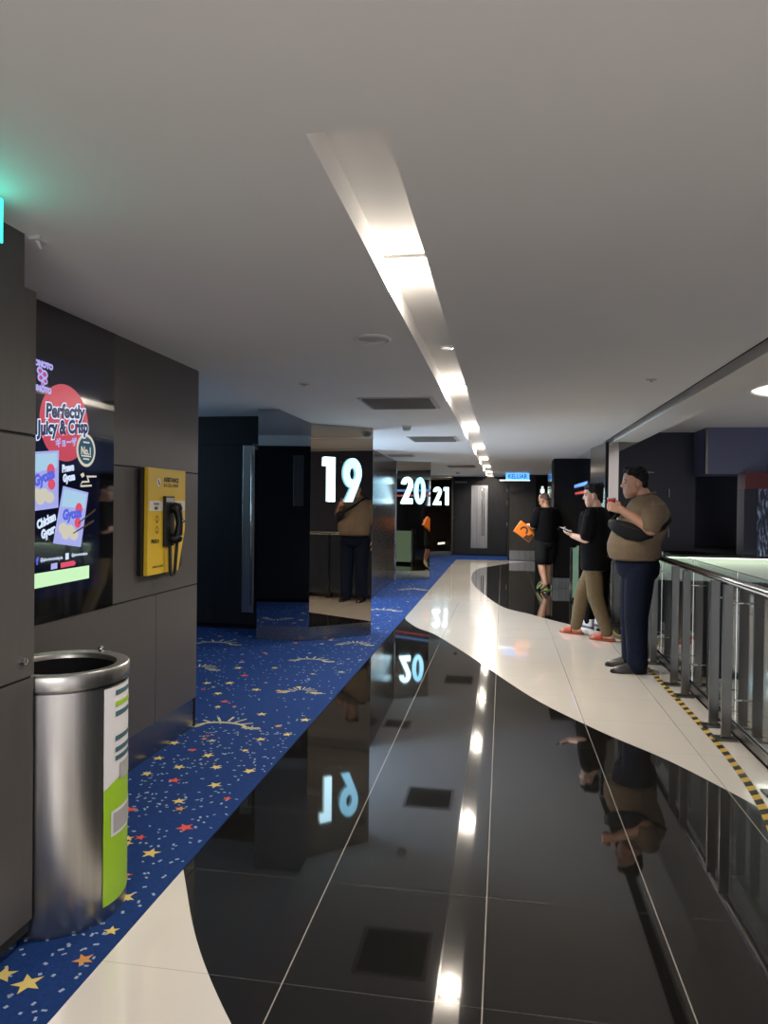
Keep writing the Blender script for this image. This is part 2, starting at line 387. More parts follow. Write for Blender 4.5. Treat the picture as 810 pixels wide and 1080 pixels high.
# ------------------------------------------------------------------ channel lamps
def channel_lamp():
    t = thing('channel_light', (0, 0, 0), 'warm square downlight recessed in the long ceiling light channel', 'ceiling light', 'downlights along the ceiling channel')
    f = MB(); w, l = .086, .075
    f.box((-w, -l, -.004), (w, -l + .012, .0)); f.box((-w, l - .012, -.004), (w, l, .0)); f.box((-w, -l, -.004), (-w + .012, l, .0)); f.box((w - .012, -l, -.004), (w, l, .0))
    obj('frame', f, 'white_plastic', t, local=True)
    d = MB(); d.box((-.05, -.03, -.012), (.05, .03, -.0005)); obj('diffuser', d, 'lamp_glow', t, local=True)
    d = MB(); d.box((-.092, -.084, -.010), (.092, -.079, 0)); obj('baffle', d, 'white_plastic', t, local=True)
    return t
lamp0 = channel_lamp()
LY = [2.79, 5.69, 8.75, 11.7, 14.5, 17.3, 20.1]
for i, y in enumerate(LY):
    t = lamp0 if i == 0 else copy_tree(lamp0)
    t.location = ((CX0 + CX1) / 2, y, CZ)
    ld = bpy.data.lights.new('channel_lamp_light', 'POINT'); ld.shadow_soft_size = .022; ld.energy = 25 if i < 6 else 8; ld.color = (1, .88, .74)
    lo = bpy.data.objects.new('channel_lamp_light', ld); COL.objects.link(lo); lo.location = (0, 0, -.046); lo.parent = t
    ld = bpy.data.lights.new('channel_lamp_beam', 'AREA'); ld.shape = 'RECTANGLE'; ld.size = .10; ld.size_y = .06; ld.energy = 28 if i < 6 else 8; ld.color = (1, .90, .77)
    lo = bpy.data.objects.new('channel_lamp_beam', ld); COL.objects.link(lo); lo.location = (0, 0, -.0135); lo.parent = t

# ------------------------------------------------------------------ ceiling fittings
t = thing('ceiling_speaker', (-.669, 3.63, H), 'round grey speaker grille set in the ceiling beside the light channel', 'speaker')
b = MB(); b.lathe([(.098, 0), (.098, -.006), (.085, -.012), (.078, -.006), (.078, 0)], t.location); smooth_angle(obj('trim_ring', b, 'white_plastic', t))
b = MB(); b.lathe([(.078, -.001), (.06, -.007), (.03, -.010), (.001, -.011)], t.location); obj('grille', b, 'vent_metal', t, smooth=True)
t = thing('downlight', (-.345, 4.30, CZ), 'small round downlight set in the top of the light channel', 'ceiling light')
b = MB(); b.lathe([(.044, 0), (.044, -.006), (.032, -.008), (.030, 0)], t.location, 32); smooth_angle(obj('trim_ring', b, 'white_plastic', t))
b = MB(); b.lathe([(.030, -.001), (.015, -.002), (.001, -.002)], t.location, 24); obj('lens', b, 'cove_glow', t)
def sprinkler(loc, label):
    t = thing('ceiling_sprinkler', loc, label, 'sprinkler')
    b = MB(); b.lathe([(.034, 0), (.034, -.005), (.020, -.008), (.001, -.008)], loc, 24); smooth_angle(obj('cover_plate', b, 'vent_metal', t))
    b = MB(); b.lathe([(.006, -.007), (.006, -.016), (.014, -.018), (.001, -.019)], loc, 12); obj('deflector', b, 'vent_metal', t)
sprinkler((-1.40, 4.95, H), 'flat round sprinkler in the ceiling above the doorway recess of hall 19')
sprinkler((.955, 4.99, H), 'flat round sprinkler in the plain ceiling over the railing side')
def smoke(loc, label):
    t = thing('smoke_detector', loc, label, 'smoke detector')
    b = MB(); b.lathe([(.055, 0), (.055, -.012), (.048, -.018)], loc, 28); smooth_angle(obj('base', b, 'white_plastic', t))
    b = MB(); b.lathe([(.046, -.017), (.042, -.045), (.028, -.055), (.001, -.056)], loc, 28); smooth_angle(obj('sensor_dome', b, 'vent_metal', t))
smoke((-1.027, 7.65, H), 'small domed smoke detector between the two air vents')
smoke((-1.135, 18.2, H), 'tiny smoke detector near the end door')
def vent(x0, x1, y0, y1, label, n):
    t = thing('ceiling_vent', ((x0 + x1) / 2, (y0 + y1) / 2, H), label, 'air vent', None)
    f = MB(); w = .035
    for a, c in (((x0, y0), (x1, y0 + w)), ((x0, y1 - w), (x1, y1)), ((x0, y0 + w), (x0 + w, y1 - w)), ((x1 - w, y0 + w), (x1, y1 - w))): f.box((*a, H - .008), (*c, H))
    obj('frame', f, 'vent_metal', t, bevel=.002)
    b = MB(); b.box((x0 + w, y0 + w, H - .002), (x1 - w, y1 - w, H - .0005)); obj('backing', b, 'vent_dark', t)
    s = MB()
    for k in range(n):
        y = y0 + w + (y1 - y0 - 2 * w) * (k + .5) / n
        s.box((x0 + w, -.02, -.001), (x1 - w, .02, .001), xf=Matrix.Translation((0, y, H - .009)) @ Matrix.Rotation(.55, 4, 'X'))
    obj('slat', s, 'vent_metal', t)
vent(-1.16, -.55, 5.62, 6.27, 'grey louvred air vent in the ceiling in front of the hall 19 sign', 12)
vent(-1.19, -.58, 8.85, 9.5, 'louvred air vent in the ceiling between the signs of halls 19 and 20', 12)
vent(-1.96, -1.50, 11.95, 12.4, 'small louvred air vent in the ceiling over the hall 20 wall', 10)
vent(-1.20, -.58, 15.2, 15.9, 'pale louvred air vent in the ceiling before the hall 21 sign', 12)

# ------------------------------------------------------------------ left wall
w = MB()
# pier beside the camera
zs = [(.086, .876), (.884, 1.655), (1.665, 2.125)]
for z0, z1 in zs: w.box((-2.3, -4, z0), (-1.5, 2.125, z1), 0)
w.box((-2.3, -4, .05), (-1.506, 2.118, 2.126), 1)
w.box((-2.3, -4, 2.12), (-1.515, 2.085, H), 0)
w.box((-2.3, -4, 0), (-1.53, 2.09, .09), 3)
# main stretch with the display and the telephone
Y1 = 4.405
X = -1.95
w.box((-5.6, 2.09, .189), (X - .008, Y1 - .006, H), 1)
for y0, y1, z0, z1 in ((3.378, Y1, 1.641, H), (3.378, Y1, .929, 1.633), (2.1, 3.847, .19, .921), (3.853, Y1, .19, .921)):
    w.box((X - .02, y0, z0), (X, y1, z1), 0)
w.box((-5.6, Y1 - .02, 0), (X - .002, Y1, H), 4)
w.box((X - .10, 2.1, 0), (X - .006, Y1 - .004, .187), 3)
struct('wall_left', w, ['laminate', 'groove', 'grey_panel', 'kick_steel', 'dark_laminate'], 'dark laminate panelled corridor wall')
# small key lock on the pier
t = thing('panel_lock', (-1.5, 2.07, .94), 'small chrome key lock in the dark wall panel above the litter bin', 'lock')
b = MB(); b.tube([(-1.502, 2.07, .94), (-1.488, 2.07, .94)], .011, 16, cap=False); smooth_angle(obj('barrel', b, 'polished_steel', t))
b = MB(); b.box((-1.488, 2.068, .932), (-1.4872, 2.072, .948)); obj('keyhole', b, 'rubber', t)
t = thing('ceiling_clip', (-1.50, 2.13, H), 'small pale clip under the ceiling at the corner of the dark pier', 'bracket')
b = MB(); b.box((-1.515, 2.10, H - .012), (-1.475, 2.16, H)); obj('base', b, 'white_plastic', t, bevel=.003)
b = MB(); b.tube([(-1.495, 2.12, H - .012), (-1.49, 2.13, H - .03)], .006, 10); obj('hook', b, 'white_plastic', t, smooth=True)
# green exit sign
t = thing('exit_sign', (-1.40, 1.6, 2.165), 'green lit exit sign under the ceiling beside the dark pier', 'exit sign')
b = MB(); b.box((-1.430, 1.40, 2.165), (-1.392, 1.818, 2.295)); obj('housing', b, 'white_plastic', t, bevel=.004)
b = MB(); b.box((-1.392, 1.41, 2.170), (-1.3885, 1.815, 2.290)); b.box((-1.426, 1.818, 2.170), (-1.390, 1.821, 2.290)); obj('lit_face', b, 'green_glow', t)
b = MB(); b.tube([(-1.41, 1.58, 2.285), (-1.41, 1.58, H)], .012, 10); obj('hanger', b, 'white_plastic', t)

# ------------------------------------------------------------------ display screen
t = thing('display_screen', (-1.95, 2.95, .92), 'tall lit advertising screen in a black glass panel beside the yellow telephone board', 'screen')
b = MB(); b.box((-1.968, 2.13, .925), (-1.943, 3.372, H - .002)); obj('glass_panel', b, 'black_gloss', t)
b = MB(); b.box((-1.9428, 2.40, 1.03), (-1.9405, 3.24, 2.075)); pic = obj('picture', b, 'screen_black', t)
SX = -1.9400
def poly_x(name, pts, m, dx=0.): 
    b = MB(); b.poly([(SX + dx, y, z) for y, z in pts]); return obj(name, b, m, pic)
cy, cz = 2.955, 1.80
poly_x('red_disc', arc(cy, cz, .182, .172, 0, 360, 40)[:-1], 'screen_pink')
poly_x('bright_strip', [(2.40, 1.075), (3.154, 1.085), (3.154, 1.146), (2.40, 1.14)], 'screen_green')
text('Perfectly', .083, 'screen_white', onx(SX + .0004, 2.955, 1.850, .10), pic, 'headline_outline', bold=.009, width=.98, shear=.15)
text('Perfectly', .083, 'screen_ink', onx(SX + .0012, 2.955, 1.850, .10), pic, 'headline', bold=.0035, width=.98, shear=.15)
text('Juicy & Crisp', .083, 'screen_white', onx(SX + .0004, 2.945, 1.778, .12), pic, 'headline_outline', bold=.009, width=.86, shear=.15)
text('Juicy & Crisp', .083, 'screen_ink', onx(SX + .0012, 2.945, 1.778, .12), pic, 'headline', bold=.0035, width=.86, shear=.15)
text('\u30ae\u30e7\u30fc\u30b6', .040, 'screen_lilac', onx(SX + .0004, 2.965, 1.712, .12), pic, 'small_script', bold=.002)
# round award badge
poly_x('badge', arc(3.121, 1.690, .078, .078, 0, 360, 32)[:-1], 'screen_cream', .0002)
poly_x('badge_centre', arc(3.121, 1.690, .064, .064, 0, 360, 32)[:-1], 'screen_teal', .0006)
text('No.1', .050, 'screen_cream', onx(SX + .0012, 3.121, 1.686), pic, 'badge_lettering', bold=.0015, width=.85)
for dz, ww in ((.034, .05), (-.03, .08), (-.044, .05)): poly_x('badge_line', [(3.121 - ww / 2, 1.69 + dz), (3.121 + ww / 2, 1.69 + dz), (3.121 + ww / 2, 1.697 + dz), (3.121 - ww / 2, 1.697 + dz)], 'screen_cream', .001)
# the two printed packets
def packet(c4, name):
    (a, b_, c_, d) = [Vector((p[0], p[1])) for p in c4]      # tl, tr, br, bl
    def P(u, v):
        q = (a * (1 - u) + b_ * u) * (1 - v) + (d * (1 - u) + c_ * u) * v
        return (q.x, q.y)
    poly_x(name, [P(0, 0), P(1, 0), P(1, 1), P(0, 1)], 'screen_pack', .0002)
    poly_x(name + '_top', [P(.06, .04), P(.94, .04), P(.94, .30), P(.06, .36)], 'screen_packtop', .0004)
    o = P(.72, .34); poly_x(name + '_seal', arc(o[0], o[1], .028, .03, 0, 360, 20)[:-1], 'screen_red', .0006)
    o = P(.75, .58); poly_x(name + '_seal', arc(o[0], o[1], .026, .024, 0, 360, 20)[:-1], 'screen_red', .0006)
    tl = math.atan2(b_.y - a.y, b_.x - a.x)
    o = P(.48, .45); text('Gyoza', .062, 'screen_blue', onx(SX + .001, o[0], o[1], tl + .22), pic, name + '_lettering', bold=.004, width=.9, shear=.2)
    for u, v, r in ((.25, .72, .034), (.5, .74, .036), (.68, .80, .034), (.38, .82, .03)):
        o = P(u, v); poly_x(name + '_dumpling', arc(o[0], o[1], r, r * .75, 0, 360, 18)[:-1], 'screen_cream', .0005 + u * .0004)
packet([(2.71, 1.652), (2.911, 1.674), (2.909, 1.421), (2.705, 1.404)], 'packet')
packet([(2.943, 1.518), (3.143, 1.492), (3.084, 1.237), (2.873, 1.265)], 'packet_tilted')
for (y0, z0), (y1, z1) in (((3.06, 1.345), (3.20, 1.405)), ((3.02, 1.30), (3.19, 1.352))):
    poly_x('chopstick', [(y0, z0), (y1, z1), (y1, z1 + .012), (y0, z0 + .006)], 'brown_card', .0014)
text('Prawn\nGyoza', .044, 'screen_white', onx(SX + .0004, 2.982, 1.578, .16), pic, 'caption', bold=.003, width=.8, shear=.15)
text('Chicken\nGyoza', .050, 'screen_white', onx(SX + .0004, 2.832, 1.340, .30), pic, 'caption', bold=.003, width=.8, shear=.15)
for pts in ([(3.075, 1.575), (3.10, 1.585), (3.11, 1.57), (3.09, 1.56)], [(3.13, 1.572), (3.21, 1.575), (3.21, 1.567), (3.14, 1.563)], [(3.125, 1.572), (3.135, 1.572), (3.15, 1.545), (3.14, 1.543)], [(3.075, 1.525), (3.17, 1.530), (3.17, 1.522), (3.08, 1.516)], [(3.075, 1.525), (3.09, 1.545), (3.15, 1.548), (3.15, 1.54), (3.095, 1.537)]):
    poly_x('steam_line', pts, 'screen_cream', .0004)
text('f', .04, 'screen_blue', onx(SX + .0004, 2.765, 1.194), pic, 'social_icon', bold=.003)
text('@ajinomotomalaysia', .022, 'screen_white', onx(SX + .0004, 2.865, 1.198), pic, 'social_lettering', width=.85)
poly_x('social_icon', [(2.965, 1.186), (2.99, 1.187), (2.99, 1.216), (2.965, 1.215)], 'screen_white', .0002)
text('@ajinomotomalaysia', .020, 'screen_white', onx(SX + .0004, 3.075, 1.204), pic, 'social_lettering', width=.75)
poly_x('logo_patch', [(2.86, 1.150), (2.905, 1.153), (2.905, 1.178), (2.86, 1.176)], 'screen_lilac', .0002)
poly_x('red_logo_patch', [(2.93, 1.152), (3.035, 1.155), (3.045, 1.166), (3.03, 1.178), (2.93, 1.175)], 'screen_red', .0002)
text('AJINOMOTO', .032, 'screen_lilac', onx(SX + .0004, 2.77, 2.030, -.02), pic, 'maker_lettering', bold=.003)
for (a, c, r) in ((2.775, 2.0, .022), (2.805, 1.99, .024), (2.78, 1.972, .022), (2.81, 1.962, .018), (2.795, 1.948, .012)):
    poly_x('maker_emblem', arc(a, c, r, r * .8, 0, 360, 16)[:-1], 'screen_lilac', .0002 + a * 1e-5 * 9); poly_x('maker_emblem', arc(a, c, r * .55, r * .4, 0, 360, 16)[:-1], 'screen_rose', .0012)
text('AJINOMOTO', .032, 'screen_lilac', onx(SX + .0004, 2.76, 1.925, -.02), pic, 'maker_lettering', bold=.003)

# ------------------------------------------------------------------ assistance telephone board
t = thing('telephone_board', (-1.93, 3.87, 1.34), 'yellow assistance board with a black handset on a coiled cord, on the dark panelled wall', 'telephone')
b = MB(); b.box((-1.949, 3.622, 1.048), (-1.925, 4.10, 1.632)); obj('backing_box', b, 'black_plastic', t, bevel=.003)
b = MB()
pr = [(3.655, 1.640), (4.117, 1.640), (4.117, 1.29), (4.028, 1.048), (3.650, 1.048)]
b.add([(-1.925, y, z) for y, z in pr] + [(-1.902, y, z) for y, z in pr], [(0, 1, 2, 3, 4)[::-1], (5, 6, 7, 8, 9)] + [(i, (i + 1) % 5, 5 + (i + 1) % 5, 5 + i) for i in range(5)]); board = obj('yellow_panel', b, 'yellow_board', t, bevel=.002)
bx = -1.9015
def on_board(name, pts, m, dx=0.): 
    b = MB(); b.poly([(bx + dx, y, z) for y, z in pts]); return obj(name, b, m, board)
for y0, y1 in ((3.668, 3.822), (3.955, 4.110)): on_board('white_band', [(y0, 1.402), (y1, 1.402), (y1, 1.458), (y0, 1.458)], 'white_print')
for y in (3.745, 4.03):
    text('TEKAN', .020, 'black_print', onx(bx + .0006, y, 1.44), board, 'instruction_lettering'); text('SINI', .022, 'black_print', onx(bx + .0006, y, 1.416), board, 'instruction_lettering', bold=.001)
text('ASSISTANCE', .034, 'black_print', onx(bx + .0005, 3.927, 1.578), board, 'title_lettering', bold=.0016)
text('IS A CALL AWAY', .030, 'black_print', onx(bx + .0005, 3.927, 1.546), board, 'title_lettering', width=.82)
on_board('emblem', arc(3.775, 1.562, .022, .024, 0, 360, 20)[:-1], 'white_print', .0002); on_board('emblem_handset', [(3.765, 1.574), (3.773, 1.576), (3.778, 1.562), (3.79, 1.553), (3.786, 1.546), (3.770, 1.555)], 'black_print', .0006)
for z in (1.385, 1.325):
    on_board('pictogram', arc(3.757, z - .03, .02, .022, 0, 360, 16)[:-1], 'brown_print', .0003)
    on_board('pictogram', arc(3.757, z - .028, .011, .012, 0, 360, 16)[:-1], 'yellow_board', .0007)
text('PRESS 0', .03, 'black_print', onx(bx + .0005, 3.735, 1.232), board, 'instruction_lettering', bold=.001, width=.9)
text('CALL US', .026, 'black_print', onx(bx + .0005, 4.01, 1.236), board, 'instruction_lettering', bold=.001, width=.9)
text('assistance point', .020, 'black_print', onx(bx + .0005, 3.77, 1.092), board, 'footer_lettering')
b = MB(); b.box((-1.902, 3.825, 1.20), (-1.885, 3.943, 1.486)); cr = obj('cradle', b, 'black_plastic', t, bevel=.004)
b = MB(); b.box((-1.885, 3.835, 1.452), (-1.884, 3.933, 1.476)); obj('cradle_label', b, 'sticker_grey', cr)
b = MB(); b.tube([(-1.868, 3.915, 1.425), (-1.855, 3.925, 1.39), (-1.850, 3.93, 1.33), (-1.855, 3.928, 1.27), (-1.868, 3.92, 1.245)], [.026, .024, .020, .024, .027], 16)
b.tube([(-1.885, 3.915, 1.42), (-1.86, 3.925, 1.415)], .030, 16); b.tube([(-1.885, 3.915, 1.24), (-1.86, 3.925, 1.245)], .031, 16)
hs = obj('handset', b, 'black_plastic', t, smooth=True)
b = MB(); b.ball((-1.829, 3.937, 1.345), (.008, .014, .014)); obj('chrome_button', b, 'polished_steel', hs, smooth=True)
b = MB(); cpts = []
def cordpath(u):
    if u < .45: q = u / .45; return Vector((-1.88, 3.875 + .006 * q, 1.20 - .145 * q))
    if u < .6: q = (u - .45) / .15; a = PI * q; return Vector((-1.88, 3.911 - .03 * math.cos(a), 1.055 - .028 * math.sin(a)))
    q = (u - .6) / .4; return Vector((-1.88 + .01 * q, 3.941 + .004 * q, 1.055 + .17 * q))
for i in range(520):
    u = i / 519; p = cordpath(u); a = i * .9; cpts.append(p + Vector((math.cos(a) * .0075, math.sin(a) * .0075, 0)))
b.tube(cpts, .0036, 6); obj('coiled_cord', b, 'rubber', t, smooth=True)
b = MB(); b.box((-1.926, 4.03, 1.065), (-1.918, 4.112, 1.27)); obj('corner_plate', b, 'black_print', t)

# ------------------------------------------------------------------ litter bin
bc = Vector((-1.54, 2.35, 0))
t = thing('litter_bin', bc, 'round brushed steel litter bin with white and green sticker beside the dark pier', 'litter bin')
R = .22
b = MB(); b.lathe([(.001, .012), (R - .02, .012), (R - .008, .004), (R - .004, .02), (R - .004, .812)], bc, 72); smooth_angle(obj('body', b, 'brushed_steel', t))
b = MB(); b.lathe([(R - .02, .806), (R - .02, .816), (R - .02, .820), (R, .820), (R + .002, .824), (R + .002, .868), (R - .003, .875), (R - .042, .872), (R - .047, .862), (R - .048, .78)], bc, 72); smooth_angle(obj('rim_collar', b, 'brushed_steel', t))
b = MB(); b.lathe([(R - .049, .855), (R - .052, .3), (.001, .3)], bc, 48); obj('liner', b, 'black_matt', t, smooth=True)
b = MB(); b.ball(bc + Vector((.03, .19, .886)), (.012, .012, .014)); obj('lid_knob', b, 'polished_steel', t, smooth=True)
def wrap(name, a0, a1, z0, z1, m, dr, n=14, top=None):
    vs = []
    for i in range(n + 1):
        a = a0 + (a1 - a0) * i / n; r = R - .004 + dr
        zt = z1 if top is None else top(i / n)
        vs += [(bc.x + r * math.cos(a), bc.y + r * math.sin(a), z0), (bc.x + r * math.cos(a), bc.y + r * math.sin(a), zt)]
    b = MB(); b.add(vs, [(2 * i, 2 * i + 2, 2 * i + 3, 2 * i + 1) for i in range(n)]); return obj(name, b, m, t, smooth=True)
A0, A1 = -.37, 1.1
wrap('white_sticker', A0, A1, .40, .806, 'sticker_white', .0015)
wrap('green_sticker', A0, A1, .055, .43, 'sticker_green', .0022, top=lambda u: .455 + .03 * math.sin(u * 5))
for z0, z1, m_, a0, a1 in ((.775, .792, 'sticker_text', -.13, .8), (.735, .752, 'sticker_green', -.13, .8), (.70, .718, 'sticker_text', -.13, .8), (.615, .632, 'sticker_text', -.13, .8), (.575, .592, 'sticker_text', -.13, .8), (.545, .562, 'sticker_text', -.13, .8), (.47, .53, 'sticker_grey', -.0, .8)):
    wrap('printed_line', a0, a1, z0, z1, m_, .0032)
wrap('arrow_outline', -.22, .8, .285, .375, 'sticker_white', .0034); wrap('arrow_print', -.17, .8, .295, .365, 'sticker_grey', .0042)

# ------------------------------------------------------------------ hall 19 portal, recess and doors
def portal(name, poly, zt, label, mats, ai=None):
    b = MB()
    n = len(poly); 
    b.prism(poly, .15, zt, 0)
    o = struct(name, b, mats, label)
    return o
A, B, C = (-2.57, 7.33), (-2.005, 7.37), (-1.43, 7.865)
p19 = [A, B, C, (-1.62, 8.15), (-2.57, 8.15)]
def portal_mirror(poly, zs, label, mats, face_mats):
    """prism whose side faces carry their own mirror tint"""
    a = sum(poly[i][0] * poly[(i + 1) % len(poly)][1] - poly[(i + 1) % len(poly)][0] * poly[i][1] for i in range(len(poly)))
    b = MB(); n = len(poly)
    for i in range(n):
        (x0, y0), (x1, y1) = poly[i], poly[(i + 1) % n]
        b.add([(x0, y0, zs[0]), (x1, y1, zs[0]), (x1, y1, zs[1]), (x0, y0, zs[1])], [(0, 1, 2, 3)], face_mats[i])
    b.add([(x, y, zs[1]) for x, y in poly], [tuple(range(n))], 0)
    o = struct('wall_left_portal', b, mats, label)
    k = MB(); k.prism([(x, y) for x, y in poly], 0, zs[0], 0); struct('plinth', k, 'kick_steel', parent=o)
    return o
portal_mirror(p19, (.15, 2.45), 'mirror clad portal of hall 19', ['grey_mirror', 'bronze_mirror', 'laminate'], [0, 1, 2, 2, 2])
p20 = [(-2.6, 13.7), (-2.02, 13.75), (-1.41, 14.12), (-1.6, 14.5), (-2.6, 14.5)]
portal_mirror(p20, (.17, H), 'mirror clad portal of hall 20', ['grey_mirror', 'bronze_mirror', 'laminate'], [0, 1, 2, 2, 2])
p21 = [(-2.6, 20.0), (-2.0, 20.0), (-1.42, 20.4), (-1.42, 20.8), (-2.6, 20.8)]
portal_mirror(p21, (.17, H), 'mirror clad portal of hall 21', ['grey_mirror', 'bronze_mirror', 'laminate'], [0, 1, 2, 2, 2])
# slanted wall between halls 19 and 20, and the far stretch
w = MB()
fw = [(-1.985, 10.95), (-2.035, 13.9), (-4.2, 13.9), (-4.2, 10.95)]
w.prism(fw, .12, 1.52, 0); w.prism(fw, 1.526, H, 0)
w.prism([(x - .01, y) for x, y in fw], 0, 1.6, 1)
w.box((-4.2, 14.45, 0), (-2.05, 20.1, H), 0)
for o in (0,):
    struct('wall_left.001', w, ['far_laminate' if 'far_laminate' in MATS else 'laminate', 'kick_steel'], 'dark glossy wall between the signs of halls 19 and 20')
# recess walls behind
w = MB(); w.box((-5.6, 7.92, 0), (-2.0, 8.1, 2.5), 0); w.box((-5.7, 4.3, 0), (-5.55, 8.0, 2.5), 0); w.box((-4.2, 8.0, 0), (-4.05, 11, H), 0)
struct('wall_left_recess', w, ['dark_laminate'], 'black wall at the back of the hall 19 recess')
d = thing('door_1', (-2.86, 7.90, 0), 'black door of the hall 19 recess with a tall steel pull plate', 'door', kind='structure')
b = MB(); b.box((-3.75, 7.885, .06), (-2.76, 7.918, 2.12)); obj('door_leaf', b, 'dark_laminate', d, bevel=.003)
b = MB(); b.box((-2.94, 7.870, .20), (-2.80, 7.885, 2.11)); pl = obj('pull_plate', b, 'brushed_steel', d, bevel=.002)
b = MB(); b.tube([(-2.825, 7.845, .30), (-2.825, 7.845, 2.0)], .011, 12); b.tube([(-2.825, 7.872, .34), (-2.825, 7.845, .34)], .008, 8); b.tube([(-2.825, 7.872, 1.96), (-2.825, 7.845, 1.96)], .008, 8); obj('pull_bar', b, 'polished_steel', pl, smooth=True)
b = MB(); b.box((-2.79, 7.84, 2.06), (-2.60, 7.88, 2.095)); b.box((-2.80, 7.80, 2.10), (-2.70, 7.88, 2.125)); obj('door_closer', b, 'dark_steel', d, bevel=.003)
d = thing('door_2', (-2.7, 4.41, 0), 'black door facing away from the corridor in the hall 19 recess', 'door', kind='structure')
b = MB(); b.box((-3.5, 4.407, .05), (-2.25, 4.44, 2.2)); obj('door_leaf', b, 'dark_laminate', d, bevel=.003)
b = MB(); b.box((-2.62, 4.44, 1.42), (-2.47, 4.452, 2.16)); obj('pull_plate', b, 'door_steel', d, bevel=.002)

# hall numbers
one = [[(0, 1), (.29, 1), (.29, 0), (.11, 0), (.11, .80), (-.01, .80)]]
nine = [[(.03, 0), (.205, .325)] + arc(.24, .66, .245, .34, -102, -360, 36)[1:] + [(.480, .58), (.455, .49), (.41, .385), (.235, 0)], arc(.245, .645, .095, .145, 0, 360, 28)[:-1]]
zero = [arc(.25, .5, .25, .51, 0, 360, 44)[:-1], arc(.25, .5, .092, .33, 0, 360, 32)[:-1]]
two = [arc(.235, .735, .255, .275, 178, -22, 26) + [(.42, .52), (.255, .20), (.47, .20), (.47, 0), (-.03, 0), (-.03, .06), (.225, .53), (.275, .63)] + arc(.235, .735, .075, .10, -20, 182, 14)]
def number(name, P0, P1, digits, h, z0, u0, label, aspect=1.0):
    """lit digits standing 2 cm off a mirror panel running P0 -> P1"""
    P0, P1 = Vector((*P0, 0)), Vector((*P1, 0)); dx = (P1 - P0); ln = dx.length; dx.normalize(); nn = Vector((dx.y, -dx.x, 0))
    base = P0 + dx * u0 * ln + nn * .02 + Vector((0, 0, z0))
    t = thing(name, base, label, 'hall number')
    M = Matrix((( dx.x, 0, nn.x, base.x), (dx.y, 0, nn.y, base.y), (0, 1, 0, base.z), (0, 0, 0, 1)))
    for loops, off, m in digits:
        flat2d([[(x * h * aspect + off, y * h) for x, y in lp] for lp in loops], M, .022, m, 'digit', t)
    # fixing studs to the panel
    for u in (.12, .45):
        b = MB(); q = base + dx * u * h + Vector((0, 0, h * .9)); b.tube([q - nn * .002, q - nn * .02], .004, 8); obj('stud', b, 'dark_steel', t)
number('lit_hall_number', B, C, [(one, 0, 'number_glow_white'), (nine, .240, 'number_glow')], .475, 1.478, .195, 'large glowing number 19 on the mirrored portal beside the dark door recess', .93)
number('lit_hall_number', p20[1], p20[2], [(two, 0, 'number_glow_white'), (zero, .265, 'number_glow')], .515, 1.475, .14, 'glowing number 20 on the middle one of the three mirrored portals', .90)
number('lit_hall_number', p21[1], p21[2], [(two, 0, 'number_glow_white'), (one, .33, 'number_glow_white')], .50, 1.465, .15, 'glowing number 21 on the portal closest to the end door', .98)

# ------------------------------------------------------------------ end of the corridor
w = MB(); w.box((-2.6, 21.3, 0), (.3, 21.5, H), 0); w.box((-2.6, 20.7, 0), (-1.5, 21.4, H), 0)
w.box((.18, 19.62, .27), (.86, 21.4, H), 1); w.box((.186, 19.61, 0), (.86, 21.4, .27), 2)
w.box((.135, 19.9, 0), (.18, 21.4, H), 3)
struct('wall_end', w, ['dark_laminate', 'grey_panel', 'door_steel', 'groove'], 'dark end wall of the corridor')
d = thing('door_3', (-.65, 21.3, 0), 'wide black door at the end of the corridor with a tall steel plate', 'door', kind='structure')
b = MB(); b.box((-1.38, 21.26, .03), (.13, 21.30, 2.2)); obj('door_leaf', b, 'dark_laminate', d, bevel=.004)
b = MB(); b.box((-.92, 21.245, .215), (-.44, 21.262, 2.055)); pl = obj('pull_plate', b, 'door_steel', d, bevel=.002)
for x in (-.60, -.545):
    b = MB(); b.tube([(x, 21.21, .6), (x, 21.21, 1.96)], .012, 10); b.tube([(x, 21.245, .65), (x, 21.21, .65)], .008, 8); b.tube([(x, 21.245, 1.9), (x, 21.21, 1.9)], .008, 8); obj('pull_bar', b, 'polished_steel', pl, smooth=True)
for z in (.9, 1.55, 1.9):
    b = MB(); b.tube([(.12, 21.25, z - .05), (.12, 21.25, z + .05)], .02, 10); obj('hinge', b, 'door_steel', d, smooth=True)
b = MB(); b.box((-1.40, 21.2, 2.12), (-1.05, 21.25, 2.17)); obj('door_closer', b, 'dark_steel', d, bevel=.003)
# blue exit sign hung from the ceiling
t = thing('blue_exit_sign', (.34, 18.4, 2.10), 'small glowing blue exit sign hung under the ceiling before the end door', 'exit sign')
b = MB(); b.box((.06, 18.38, 2.12), (.64, 18.42, 2.285)); obj('housing', b, 'blue_glow', t, bevel=.004)
text('KELUAR', .155, 'screen_ink', Matrix.Translation((.35, 18.376, 2.20)) @ WALL_Y, t, 'lettering', width=.85, bold=.002)
b = MB(); b.box((-.09, 18.37, 2.092), (.66, 18.43, 2.118)); obj('mounting_bar', b, 'icon_glow', t)
for x in (.15, .55):
    b = MB(); b.tube([(x, 18.40, 2.28), (x, 18.40, H)], .008, 8); obj('hanger', b, 'white_plastic', t)

